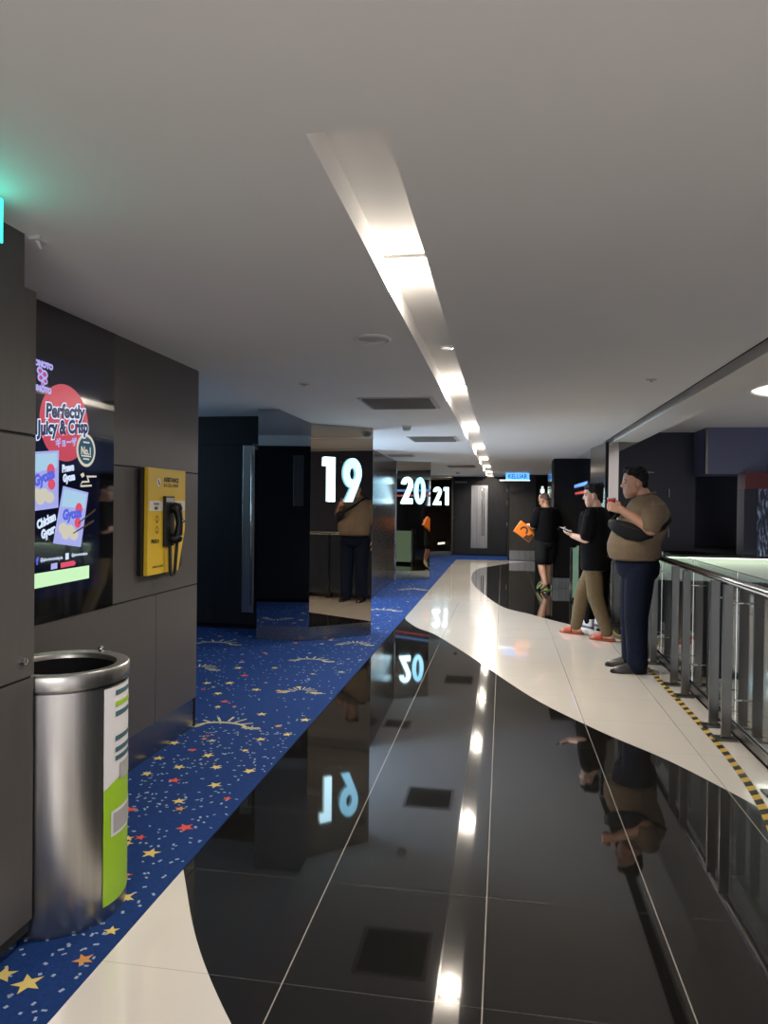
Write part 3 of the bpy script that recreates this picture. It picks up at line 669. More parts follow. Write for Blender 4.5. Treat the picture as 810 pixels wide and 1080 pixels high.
# ------------------------------------------------------------------ right side: service block, washroom opening, column
w = MB()
w.box((.93, 13.6, 0), (1.6, 15.6, H), 2)                 # silver side of the block
w.box((.88, 13.0, .20), (1.25, 13.6, H), 0)              # black block end
w.box((.875, 12.99, 0), (1.2, 13.6, .20), 3)
w.box((1.25, 10.8, 0), (1.6, 13.6, H), 1)                # black gloss side wall
w.box((1.5, 15.6, 0), (1.6, 21.4, H), 0); w.box((.86, 19.6, 0), (1.6, 21.4, H), 0); 
struct('wall_right', w, ['black_matt', 'black_gloss', 'column_steel', 'door_steel'], 'dark service block on the railing side')
w = MB(); w.box((1.315, 9.70, 0), (1.47, 10.8, H), 0); w.box((1.31, 9.695, 0), (1.345, 9.76, H), 1); w.box((1.24, 10.74, 0), (1.32, 10.8, H), 0)
w.prism([(1.24, 10.75), (1.318, 9.72), (1.40, 9.72), (1.40, 10.78)], 0, H, 0)
struct('column_1', w, ['column_steel', 'black_matt'], 'mirrored steel column at the end of the railing')
t = thing('washroom_sign', (.865, 16.5, 1.8), 'small lit white figure on a black washroom sign near the end panel', 'sign')
b = MB(); b.box((.80, 16.5, 1.62), (.935, 16.53, 2.0)); obj('plate', b, 'black_matt', t, bevel=.003)
b = MB(); b.ball((.865, 16.492, 1.885), (.026, .006, .026)); b.box((.835, 16.486, 1.76), (.895, 16.498, 1.85)); b.box((.842, 16.486, 1.66), (.862, 16.498, 1.77)); b.box((.868, 16.486, 1.66), (.888, 16.498, 1.77)); b.box((.820, 16.486, 1.77), (.832, 16.498, 1.845)); b.box((.898, 16.486, 1.77), (.910, 16.498, 1.845)); obj('figure', b, 'icon_glow', t)
t = thing('reflection_bar', (1.245, 12.2, 1.80), 'thin blue glowing bar drawn as a reflection along the black gloss wall behind the men', 'light strip')  # glowing bar added in place of shop lights mirrored in the wall
b = MB(); b.box((1.228, 11.0, 1.775), (1.250, 13.0, 1.845)); obj('housing', b, 'black_plastic', t); b = MB(); b.box((1.224, 11.02, 1.785), (1.229, 12.97, 1.835)); obj('tube', b, 'blue_reflection_glow', t)
t = thing('reflection_bar', (1.245, 12.2, 1.68), 'dim red glowing bar drawn as a reflection beneath the blue one on the black gloss wall', 'light strip')  # second added bar, the red part of the same mirrored lights
b = MB(); b.box((1.232, 11.0, 1.66), (1.250, 12.9, 1.71)); obj('housing', b, 'black_plastic', t); b = MB(); b.box((1.228, 11.02, 1.668), (1.233, 12.87, 1.702)); obj('tube', b, 'red_reflection_glow', t)
# low glass barrier between the men; its pane emits to imitate green light on it
t = thing('low_barrier', (1.08, 11.3, 0), 'low pale green glass barrier with its glow painted in, standing behind the man in olive trousers', 'screen panel')
b = MB(); b.prism([(1.02, 11.2), (1.19, 11.9), (1.205, 11.895), (1.035, 11.195)], .06, .82); obj('pane', b, 'green_glow_pane', t)
for (x, y) in ((1.03, 11.2), (1.195, 11.9)):
    b = MB(); b.box((x - .02, y - .02, 0), (x + .02, y + .02, .84)); obj('post', b, 'polished_steel', t, bevel=.003)

# ------------------------------------------------------------------ railing
t = thing('railing', (1.40, 6.0, 0), 'glass railing with dark steel posts and a round polished handrail along the void', 'railing')
RX = 1.40
b = MB(); b.tube([(RX + .01, .6, 1.0), (RX + .01, 9.68, 1.0)], .026, 20); obj('handrail', b, 'polished_steel', t, smooth=True)
pairs = [(1.60, 1.87), (2.70, 2.97), (3.66, 3.92), (4.81, 5.085), (5.84, 6.20), (7.02, 7.30), (8.12, 8.40), (9.20, 9.47)]
for pr in pairs:
    for y in pr:
        b = MB(); b.box((RX - .028, y - .011, .012), (RX + .030, y + .011, .975)); p = obj('post', b, 'dark_steel', t, bevel=.002)
        b = MB(); b.box((RX - .075, y - .045, 0.0007), (RX + .06, y + .045, .014)); obj('base_plate', b, 'dark_steel', p, bevel=.002)
        b = MB(); b.tube([(RX + .01, y, .97), (RX + .01, y, .985)], .009, 8); obj('rail_bracket', b, 'polished_steel', p, smooth=True)
        for z in (.86, .25):
            b = MB(); b.tube([(RX + .03, y, z), (1.492, y, z)], .0055, 10); obj('glass_bracket', b, 'polished_steel', p, smooth=True)
ys = [.6, 1.735, 2.835, 3.79, 4.95, 6.02, 7.16, 8.26, 9.66]
for a, c in zip(ys, ys[1:]):
    b = MB(); b.box((1.492, a + .006, .02), (1.504, c - .006, 1.045)); obj('glass_panel', b, 'glass', t)
b = MB(); b.box((1.475, .6, 0), (1.488, 9.66, .07)); b.box((1.508, .6, 0), (1.521, 9.66, .07)); b.box((1.475, .6, 0), (1.521, 9.66, .018)); obj('glass_channel', b, 'dark_steel', t)

# hazard tape
t = None
tp = spline([(1.10, 2.9), (1.255, 3.68), (1.318, 4.4), (1.328, 5.1), (1.318, 6.5), (1.29, 8.5), (1.275, 9.6)], 40)
tb = MB(); acc = 0.; hw = .023
def tape_pts():
    out = [tp[0]]
    for p in tp[1:]:
        q = out[-1]
        if math.hypot(p[0] - q[0], p[1] - q[1]) >= .0095: out.append(p)
    return out
TP = []
# resample every 0.0925 m so that the stripes come out even
d_acc = 0; TP = [tp[0]]
for a, c in zip(tp, tp[1:]):
    seg = math.hypot(c[0] - a[0], c[1] - a[1]); s0 = 0
    while d_acc + (seg - s0) >= .060:
        s0 += .060 - d_acc; d_acc = 0; u = s0 / seg; TP.append((a[0] + (c[0] - a[0]) * u, a[1] + (c[1] - a[1]) * u))
    d_acc += seg - s0
for i in range(len(TP) - 2):
    a, c = Vector((*TP[i], 0)), Vector((*TP[i + 1], 0)); dv = (c - a).normalized(); s = Vector((dv.y, -dv.x, 0)) * hw; sk = dv * .018; z = Vector((0, 0, .0014))
    tb.poly([a - s - sk + z, a + s + sk + z, c + s + sk + z, c - s - sk + z], i % 2)
o = obj('hazard_tape', tb, ['yellow_tape', 'black_tape'], origin=(1.3, 5, 0)); tag(o, 'yellow and black hazard tape stuck along the cream tiles before the railing', 'tape')

# ------------------------------------------------------------------ the void and the far side
w = MB(); w.box((1.50, -7, -.5), (1.56, 13, -.001), 0); w.box((1.50, 9.66, -.5), (1.56, 22, 0), 0)
struct('slab_edge', w, ['fascia_white'], 'edge of the floor slab along the void')
w = MB(); w.box((1.5, -8, -4.7), (16, 24, -4.5)); struct('floor_lower', w, 'lower_floor', 'pale floor of the level below')
w = MB()
w.box((1.6, 20.5, .30), (5.1, 20.8, 3.5), 0)                    # navy hoarding
w.box((5.05, 19.3, 2.33), (6.50, 20.8, 3.5), 1); w.box((6.50, 19.2, 2.33), (12, 20.8, 3.5), 2); w.box((5.03, 19.28, 2.33), (5.09, 19.4, 3.5), 5)
w.box((5.1, 23, .30), (14, 23.3, 3.5), 0)
w.box((5.86, 18.95, .30), (6.15, 19.5, 1.95), 0); w.box((5.86, 18.9, 1.95), (6.8, 19.5, 2.35), 3); w.box((6.15, 18.92, .30), (6.9, 19.5, 1.95), 4)
w.box((1.6, 19.0, -.35), (14, 24, .24), 6); w.box((1.6, 18.9, .24), (14, 24, .30), 7)
w.box((1.55, 20, -4.5), (14, 20.3, -.3), 8)
w.box((13, -8, -4.5), (13.3, 24, 3.5), 0)
struct('wall_right_far', w, ['navy_panel', 'violet_panel', 'blue_panel', 'red_panel', 'speckle_panel', 'dark_steel', 'fascia_white', 'black_matt', 'grey_panel'], 'dark shopfronts across the void')
for i, (x, z, dx, dz, lb) in enumerate(((3.72, 1.42, .012, .34, 'tall thin steel handle on the dark hoarding across the void'), (4.42, 1.86, .012, .22, 'short steel handle high on the dark hoarding across the void'), (4.42, .78, .012, .22, 'short steel handle low on the dark hoarding across the void'), (3.80, 2.42, .22, .02, 'small flat steel rail at the top of the dark hoarding across the void'))):
    t = thing('wall_handle', (x, 20.49, z), lb, 'handle')
    b = MB(); b.box((x - dx, 20.44, z - dz / 2), (x + dx, 20.46, z + dz / 2)) ; obj('grip', b, 'door_steel', t, bevel=.003)
    b = MB()
    for s in (-.4, .4): b.box((x - .008 + (s * dx * 2 if dx > .05 else 0), 20.455, z - .008 + (s * dz if dz > .05 else 0)), (x + .008 + (s * dx * 2 if dx > .05 else 0), 20.50, z + .008 + (s * dz if dz > .05 else 0)))
    obj('standoff', b, 'dark_steel', t)
t = thing('led_strip', (7, 18.95, .2), 'long pale green light strip along the far edge of the void', 'light strip')
b = MB(); b.box((1.7, 18.87, .215), (13.9, 18.895, .235)); obj('tube', b, 'led_glow', t); b = MB(); b.box((1.7, 18.86, .235), (13.9, 18.90, .245)); obj('housing', b, 'dark_steel', t)
t = thing('cove_light', (4.9, 13.0, 3.5), 'large round cream light panel in the high ceiling over the void', 'ceiling light')
b = MB(); b.lathe([(1.20, 0), (1.20, -.02), (1.14, -.03), (1.12, 0)], (5.28, 13.0, 3.5), 64); smooth_angle(obj('trim_ring', b, 'soffit_paint', t))
b = MB(); b.lathe([(1.12, -.008), (.6, -.012), (.001, -.012)], (5.28, 13.0, 3.5), 64); obj('diffuser', b, 'cove_glow', t)
# ------------------------------------------------------------------ people
def bake(name, mb, m, parent, voxel=.006, smooth=4, fac=.5):
    """fuse overlapping volumes into one continuous skin"""
    me = mb.mesh('tmp', [m]); o = bpy.data.objects.new('tmp', me); COL.objects.link(o)
    r = o.modifiers.new('r', 'REMESH'); r.mode = 'VOXEL'; r.voxel_size = voxel; r.use_smooth_shade = True
    if smooth: s = o.modifiers.new('s', 'SMOOTH'); s.factor = fac; s.iterations = smooth
    out = to_mesh(o); bpy.data.objects.remove(o); bpy.data.meshes.remove(me)
    out.materials.clear(); out.materials.append(MATS[m]); out.name = name
    for p in out.polygons: p.use_smooth = True; p.material_index = 0
    return obj(name, out, m, parent, local=True)
def lerp(a, b, t): return Vector(a) * (1 - t) + Vector(b) * t
def hand(mb, wrist, d, n, side, k=1., curl=(.5, .6, .65, .7), thumb=.5):
    """palm plus four unequal bent fingers and a thumb; d fingers' direction, n palm-facing direction, side towards the thumb"""
    w = Vector(wrist); d = Vector(d).normalized(); n = Vector(n); n = (n - d * n.dot(d)).normalized(); s = d.cross(n).normalized()
    if s.dot(Vector(side)) < 0: s = -s
    for q in (-.026, -.009, .009, .026): mb.tube([w + s * q * .7 * k, w + d * .045 * k + s * q * k, w + d * .088 * k + s * q * k], [.015 * k, .0155 * k, .012 * k], 10)
    for i, (q, ln) in enumerate(((.029, .072), (.010, .082), (-.009, .076), (-.027, .060))):
        p = w + d * .086 * k + s * q * k; pts = [p - d * .015 * k]; a = 0; c = curl[i]
        for j, fr in enumerate((.45, .32, .23)):
            pts.append(p.copy()); a += c * (.8 if j == 0 else 1.0); p = p + (d * math.cos(a) + n * math.sin(a)) * ln * fr * k
        pts.append(p); mb.tube(pts, [.0095 * k, .0095 * k, .009 * k, .0085 * k, .0072 * k], 10)
    p = w + d * .022 * k + s * .024 * k
    q1 = p + (d * .55 + s * .75 + n * thumb * .5).normalized() * .036 * k; q2 = q1 + (d * .85 + s * .25 + n * thumb).normalized() * .030 * k; q3 = q2 + (d * .9 - s * .1 + n * thumb * 1.3).normalized() * .022 * k
    mb.tube([p, q1, q2, q3], [.014 * k, .0125 * k, .0105 * k, .0088 * k], 10)
def head_xf(c, turn=0, pitch=0, k=1., roll=0): return Matrix.Translation(Vector(c)) @ Matrix.Rotation(turn, 4, 'Z') @ Matrix.Rotation(pitch, 4, 'X') @ Matrix.Rotation(roll, 4, 'Y') @ Matrix.Scale(k, 4)
def head(mb, X, wide=1.0, chub=0.):
    mb.stack([(-.130, 0, .048, .022, .024), (-.116, 0, .040, .040 + chub * .3, .044), (-.085, 0, .024, .056 + chub, .070), (-.045, 0, .010, .065 + chub * .8, .085), (0, 0, .0, .071 * wide, .094), (.04, 0, -.004, .074 * wide, .098), (.08, 0, -.008, .069 * wide, .091), (.105, 0, -.011, .054, .071), (.121, 0, -.013, .028, .038)], 28, xf=X)
    T = lambda *ps: [X @ Vector(p) for p in ps]
    k = X.to_scale().x
    mb.tube(T((0, .084, .022), (0, .097, -.005), (0, .106, -.026)), [.008 * k, .010 * k, .0125 * k], 12)
    mb.tube(T((-.014, .094, -.030), (.014, .094, -.030)), .0085 * k, 10)
    mb.tube(T((-.045, .078, .026), (0, .090, .022), (.045, .078, .026)), .009 * k, 10)
    mb.tube(T((-.020, .080, -.060), (0, .088, -.059), (.020, .080, -.060)), .007 * k, 10); mb.tube(T((-.018, .079, -.073), (0, .086, -.074), (.018, .079, -.073)), .008 * k, 10)
    for s in (-1, 1):
        mb.ball((s * .034, .052, -.034), (.028 + chub, .030, .034), xf=X)
        mb.ball((s * (.074 * wide + .009), -.006, -.010), (.012, .024, .036), xf=X); mb.ball((s * (.072 * wide + .002), .0, -.036), (.009, .012, .014), xf=X)
def face_bits(t, X):
    for s in (-1, 1):
        b = MB(); b.ball((s * .031, .0835, .003), (.0125, .006, .006), 10, xf=X); obj('eye', b, 'eye', t, smooth=True, local=True)
        b = MB(); b.tube([X @ Vector((s * .015, .0935, .0265)), X @ Vector((s * .032, .0895, .0295)), X @ Vector((s * .050, .0785, .0225))], .0036, 8); obj('eyebrow', b, 'hair', t, smooth=True, local=True)
    b = MB(); b.tube([X @ Vector((-.022, .0845, -.0665)), X @ Vector((0, .0945, -.066)), X @ Vector((.022, .0845, -.0665))], .0045, 8); obj('lips', b, 'lips', t, smooth=True, local=True)
def arm(mb, sh, el, wr, r=(.056, .044, .041, .030)):
    mb.tube([sh, lerp(sh, el, .5), el], [r[0], (r[0] + r[1]) / 2, r[1]], 16)
    mb.tube([el, lerp(el, wr, .3), wr], [r[1] * .97, r[2] * 1.06, r[3]], 16)
def leg(mb, hip, kn, an, r):
    mb.tube([hip, lerp(hip, kn, .5), kn, lerp(kn, an, .33), an], [r[0], (r[0] + r[1]) / 2 * 1.02, r[1], r[2], r[3]], 18)
def foot(mb, an, ang=0., ln=.25, w=.043):
    a = Vector(an); R = Matrix.Rotation(ang, 3, 'Z'); y = R @ Vector((0, 1, 0))
    mb.tube([a, Vector((a.x, a.y, .05)) - y * .01], [.034, .034], 14)
    mb.tube([Vector((a.x, a.y, .040)) - y * .045, Vector((a.x, a.y, .044)) + y * .04, Vector((a.x, a.y, .036)) + y * (ln - .12), Vector((a.x, a.y, .032)) + y * (ln - .10)], [.026, .030, .026, .018], 14)
def shoe(mb, an, ang=0., ln=.29, h=.095, z0=0., tip=0.):
    """rounded shoe: heel 8 cm behind the ankle; tip lifts the heel about the toe"""
    X = Matrix.Translation((an[0], an[1], z0)) @ Matrix.Rotation(ang, 4, 'Z') @ Matrix.Translation((0, ln - .085, .01)) @ Matrix.Rotation(-tip, 4, 'X') @ Matrix.Translation((0, -(ln - .085), -.01))
    c = ln / 2 - .085
    mb.stack([(0, 0, c, .043, ln / 2), (.012, 0, c, .046, ln / 2 + .002), (.024, 0, c, .046, ln / 2), (.045, 0, c - .01, .044, ln / 2 - .012), (.065, 0, c - .035, .041, ln / 2 - .045), (h, 0, -.015, .040, .062)], 26, xf=X, p=2.4)
    return X

# --- big man in khaki
def man_khaki():
    t = thing('person', (1.165, 6.70, .0008), 'big person in khaki T-shirt and dark jeans holding a drink cup up to the mouth', 'person', rot=PI / 2)
    HX = head_xf((-.005, .012, 1.673), .06, -.05, 1.06)
    LS, LE, LW = (-.225, -.115, 1.455), (-.285, -.075, 1.265), (-.17, .145, 1.430)
    RS, RE, RW = (.225, -.11, 1.455), (.305, -.115, 1.17), (.30, -.02, .93)
    hips = [((-.105, -.03, .90), (-.115, 0, .50), (-.125, -.012, .09)), ((.105, -.03, .90), (.115, 0, .50), (.125, -.005, .09))]
    b = MB(); head(b, HX, 1.06, .012)
    b.tube([(0, -.085, 1.48), (0, -.055, 1.56), (0, -.02, 1.62)], [.085, .074, .068], 20)
    b.stack([(.84, 0, -.03, .17, .14), (.97, 0, -.02, .19, .17), (1.12, 0, .01, .215, .195), (1.25, 0, -.045, .215, .20), (1.40, 0, -.09, .21, .165), (1.48, 0, -.095, .17, .12), (1.53, 0, -.09, .10, .09)], 28)
    arm(b, LS, LE, LW, (.058, .054, .052, .034)); arm(b, RS, RE, RW, (.058, .056, .052, .034))
    hand(b, LW, (.255, .917, .306), (1, -.25, 0), (0, 0, 1), 1.05, (.62, .68, .7, .7), .8)
    hand(b, RW, (0, .15, -1), (-1, 0, 0), (0, 1, 0), 1.05, (.25, .3, .32, .35), .3)
    for h, k, a in hips: leg(b, h, k, a, (.10, .075, .072, .05)); foot(b, a, 0, .27)
    bake('body', b, 'skin', t, .0055, 3)
    face_bits(t, HX)
    b = MB(); b.ball((0, -.022, .050), (.084, .100, .086), 20, xf=HX); b.ball((0, -.062, -.005), (.070, .050, .070), 16, xf=HX)
    for a in range(9): b.ball((.07 * math.sin(a * .7 - 2.8), -.01 + .07 * math.cos(a * .7 - 2.8) * .9, .094 + .010 * math.sin(a * 2)), .036, 10, xf=HX)
    b.ball((0, .045, .098), (.055, .035, .028), 12, xf=HX)
    bake('hair', b, 'hair', t, .007, 2)
    b = MB()
    b.stack([(.985, 0, .0, .205, .195), (1.00, 0, .005, .228, .212), (1.06, 0, .010, .242, .226), (1.13, 0, .012, .248, .225), (1.22, 0, -.022, .248, .232), (1.32, 0, -.065, .248, .222), (1.41, 0, -.092, .245, .195), (1.49, 0, -.096, .205, .152), (1.545, 0, -.088, .135, .105), (1.565, 0, -.082, .098, .092)], 32, p=2.15)
    for S, E_ in ((LS, LE), (RS, RE)):
        S, E_ = Vector(S), Vector(E_); b.tube([S * .96 + Vector((0, 0, .06)), S, lerp(S, E_, .45), lerp(S, E_, .80)], [.07, .090, .094, .088], 18)
    bake('t_shirt', b, 'khaki_cloth', t, .008, 5)
    b = MB(); rr = [Vector((.094 * math.cos(a), -.078 + .088 * math.sin(a), 1.568 - .02 * math.sin(a))) for a in [2 * PI * i / 32 for i in range(33)]]; b.tube(rr, .0085, 8, cap=False); obj('collar', b, 'khaki_cloth', t, smooth=True, local=True)
    b = MB(); b.stack([(.80, 0, -.03, .15, .13), (.86, 0, -.03, .205, .175), (.93, 0, -.025, .212, .19), (1.0, 0, -.015, .205, .185), (1.035, 0, -.01, .20, .185)], 28)
    for h, k, a in hips: b.tube([h, lerp(h, k, .5), k, lerp(k, a, .5), (a[0], a[1] - .004, .075)], [.128, .118, .102, .092, .088], 20)
    bake('jeans', b, 'denim', t, .008, 4)
    b = MB(); b.stack([(.996, 0, -.012, .216, .200), (1.0, 0, -.012, .221, .204), (1.026, 0, -.010, .221, .204), (1.03, 0, -.010, .216, .198)], 36); bl = obj('belt', b, 'black_cloth', t, smooth=True, local=True)
    b = MB(); b.box((-.022, .188, 1.0), (.022, .200, 1.028)); obj('buckle', b, 'polished_steel', bl, local=True)
    for h, k, a in hips: 
        b = MB(); shoe(b, a, .06 if a[0] < 0 else -.06, .315, .10); obj('shoe', b, 'shoe_black', t, smooth=True, local=True)
    # things he carries
    M = wpos(t)
    p = M @ Vector((-.098, .222, 1.480))
    c = thing('drink_cup', p, 'small red drink cup in the raised hand of the person in khaki', 'cup')
    b = MB(); b.lathe([(.001, -.05), (.026, -.05), (.028, -.045), (.036, .045), (.001, .045)], p, 28); smooth_angle(obj('cup_body', b, 'cup_red', c))
    b = MB(); b.lathe([(.036, .043), (.039, .045), (.039, .052), (.034, .056), (.001, .057)], p, 28); smooth_angle(obj('lid', b, 'cup_lid', c))
    s = thing('sling_bag', M @ Vector((-.245, .05, 1.25)), 'black sling bag worn across the chest of the person in khaki', 'bag')
    b = MB(); 
    P = [(-.10, .235, 1.315), (-.165, .185, 1.285), (-.228, .10, 1.250), (-.262, -.005, 1.225), (-.268, -.10, 1.23)]
    rings = []
    for i, (p, hh, th) in enumerate(zip(P, (.035, .062, .075, .068, .035), (.018, .034, .042, .036, .018))):
        p = Vector(p); q = Vector(P[min(i + 1, 4)]) - Vector(P[max(i - 1, 0)]); q.normalize(); up = Vector((0, .25, 1)); nrm = q.cross(up).normalized(); up = nrm.cross(q).normalized()
        rings.append([M @ (p + up * hh * math.copysign(abs(math.cos(a)) ** .6, math.cos(a)) + nrm * th * math.copysign(abs(math.sin(a)) ** .8, math.sin(a))) for a in [2 * PI * k / 20 for k in range(20)]])
    b.loft(rings); obj('pouch', b, 'bag_black', s, smooth=True)
    b = MB(); SP = [(-.268, -.10, 1.235), (-.225, -.195, 1.28), (-.14, -.262, 1.34), (.02, -.272, 1.44), (.12, -.225, 1.515), (.150, -.12, 1.555), (.13, -.01, 1.53), (.05, .075, 1.45), (-.03, .16, 1.385), (-.10, .228, 1.32)]
    b.tube([M @ Vector(p) for p in SP], .018, 10, flat=((0, 0, 1), 1.)); obj('strap', b, 'bag_black', s, smooth=True)
    b = MB(); b.tube([M @ Vector(p) for p in ((-.305, .02, 1.262), (-.292, .09, 1.279), (-.232, .175, 1.308))], .0035, 6); obj('zip', b, 'rubber', s, smooth=True)
man_khaki()

# --- man in black T-shirt and olive trousers
def man_olive():
    t = thing('person', (1.00, 8.29, .0008), 'person in black T-shirt, olive trousers and orange slippers looking at a phone', 'person', rot=math.radians(64))
    HX = head_xf((0, .012, 1.585), .42, -.10, 1.0)
    LS, LE, LW = (-.185, -.03, 1.375), (-.235, .0, 1.095), (-.165, .185, 1.135)
    RS, RE, RW = (.185, -.03, 1.375), (.225, -.04, 1.09), (.215, .05, .855)
    legs = [((-.085, -.02, .86), (-.10, -.065, .47), (-.105, -.20, .09)), ((.085, -.02, .86), (.10, .15, .48), (.105, .225, .09))]
    b = MB(); head(b, HX, 1., .002)
    b.tube([(0, -.05, 1.38), (0, -.03, 1.46), (0, -.005, 1.52)], [.062, .054, .052], 18)
    b.stack([(.80, 0, -.02, .14, .10), (.95, 0, -.015, .15, .105), (1.15, 0, -.02, .15, .10), (1.30, 0, -.03, .165, .105), (1.40, 0, -.035, .14, .08), (1.44, 0, -.035, .08, .06)], 26)
    arm(b, LS, LE, LW, (.050, .040, .039, .028)); arm(b, RS, RE, RW, (.050, .040, .039, .028))
    hand(b, LW, (.15, .85, .30), (.25, -.30, .9), (.9, .1, 0.1), .98, (.55, .6, .6, .65), .8)
    hand(b, RW, (0, .2, -1), (-1, 0, 0), (0, 1, 0), .98, (.3, .35, .4, .4), .3)
    for h, k, a in legs: leg(b, h, k, a, (.085, .058, .056, .04)); foot(b, a, 0, .25)
    bake('body', b, 'skin_fair', t, .0055, 3)
    face_bits(t, HX)
    b = MB(); b.ball((0, -.020, .052), (.086, .100, .084), 20, xf=HX); b.ball((0, -.058, .0), (.074, .056, .072), 16, xf=HX)
    for a in range(10): b.ball((.072 * math.sin(a * .63 - 2.8), -.02 + .075 * math.cos(a * .63 - 2.8), .092 + .010 * math.sin(a * 3)), .036, 10, xf=HX)
    b.ball((0, .055, .088), (.060, .036, .030), 12, xf=HX)
    bake('hair', b, 'hair', t, .007, 2)
    b = MB(); b.stack([(.755, 0, -.02, .185, .145), (.80, 0, -.02, .192, .150), (.95, 0, -.018, .19, .146), (1.15, 0, -.022, .192, .142), (1.30, 0, -.03, .20, .135), (1.39, 0, -.035, .175, .105), (1.435, 0, -.035, .105, .08), (1.455, 0, -.033, .075, .07)], 30, p=2.2)
    for S, E_ in ((LS, LE), (RS, RE)):
        S, E_ = Vector(S), Vector(E_); b.tube([Vector((S.x * .55, S.y, S.z + .015)), Vector((S.x * .9, S.y, S.z + .012)), lerp(S, E_, .12), lerp(S, E_, .5), lerp(S, E_, .82)], [.066, .073, .076, .078, .078], 18)
    bake('t_shirt', b, 'black_cloth', t, .008, 4)
    b = MB(); b.stack([(.74, 0, -.02, .13, .11), (.80, 0, -.02, .165, .13), (.92, 0, -.02, .16, .125)], 26)
    for h, k, a in legs: b.tube([h, lerp(h, k, .5), k, lerp(k, a, .5), (a[0], a[1], .10)], [.088, .096, .088, .076, .064], 20)
    bake('trousers', b, 'olive_cloth', t, .007, 3)
    for (h, k, a), ang in zip(legs, (.0, .0)):
        b = MB(); X = Matrix.Translation((a[0], a[1], 0)); 
        b.stack([(0, 0, .055, .044, .140), (.012, 0, .055, .048, .144), (.026, 0, .055, .047, .142)], 26, xf=X, p=2.4); sl = obj('slipper', b, 'slipper', t, smooth=True, local=True)
        b = MB(); b.tube([X @ Vector((.050 * math.cos(q), .085 + .0 * q, .020 + .062 * math.sin(q))) for q in [PI * i / 10 for i in range(11)]], .034, 10, flat=((0, 1, 0), 1.)); 
        bb = MB(); rings = []
        for y, w, hh in ((.035, .052, .082), (.07, .052, .074), (.11, .050, .062), (.14, .046, .05)):
            rings.append([X @ Vector((w * math.cos(q), y, .014 + hh * math.sin(q))) for q in [PI * i / 12 for i in range(13)]] + [X @ Vector(((w - .006) * math.cos(q), y, .014 + (hh - .006) * math.sin(q))) for q in [PI * (12 - i) / 12 for i in range(13)]])
        bb.loft(rings); obj('slipper_strap', bb, 'slipper', sl, smooth=True, local=True)
    M = wpos(t); p = M @ Vector((-.142, .270, 1.196))
    c = thing('mobile_phone', p, 'dark mobile phone held by the person in olive trousers', 'phone')
    Xp = M @ Matrix.Translation((-.142, .270, 1.196)) @ Matrix.Rotation(.36, 4, 'X') @ Matrix.Rotation(-.15, 4, 'Z')
    b = MB(); b.box((-.037, -.075, -.004), (.037, .075, .004), xf=Xp); obj('case', b, 'phone_black', c, bevel=.003)
    b = MB(); b.box((-.033, -.068, .004), (.033, .068, .0048), xf=Xp); obj('display', b, 'phone_display', c)
man_olive()

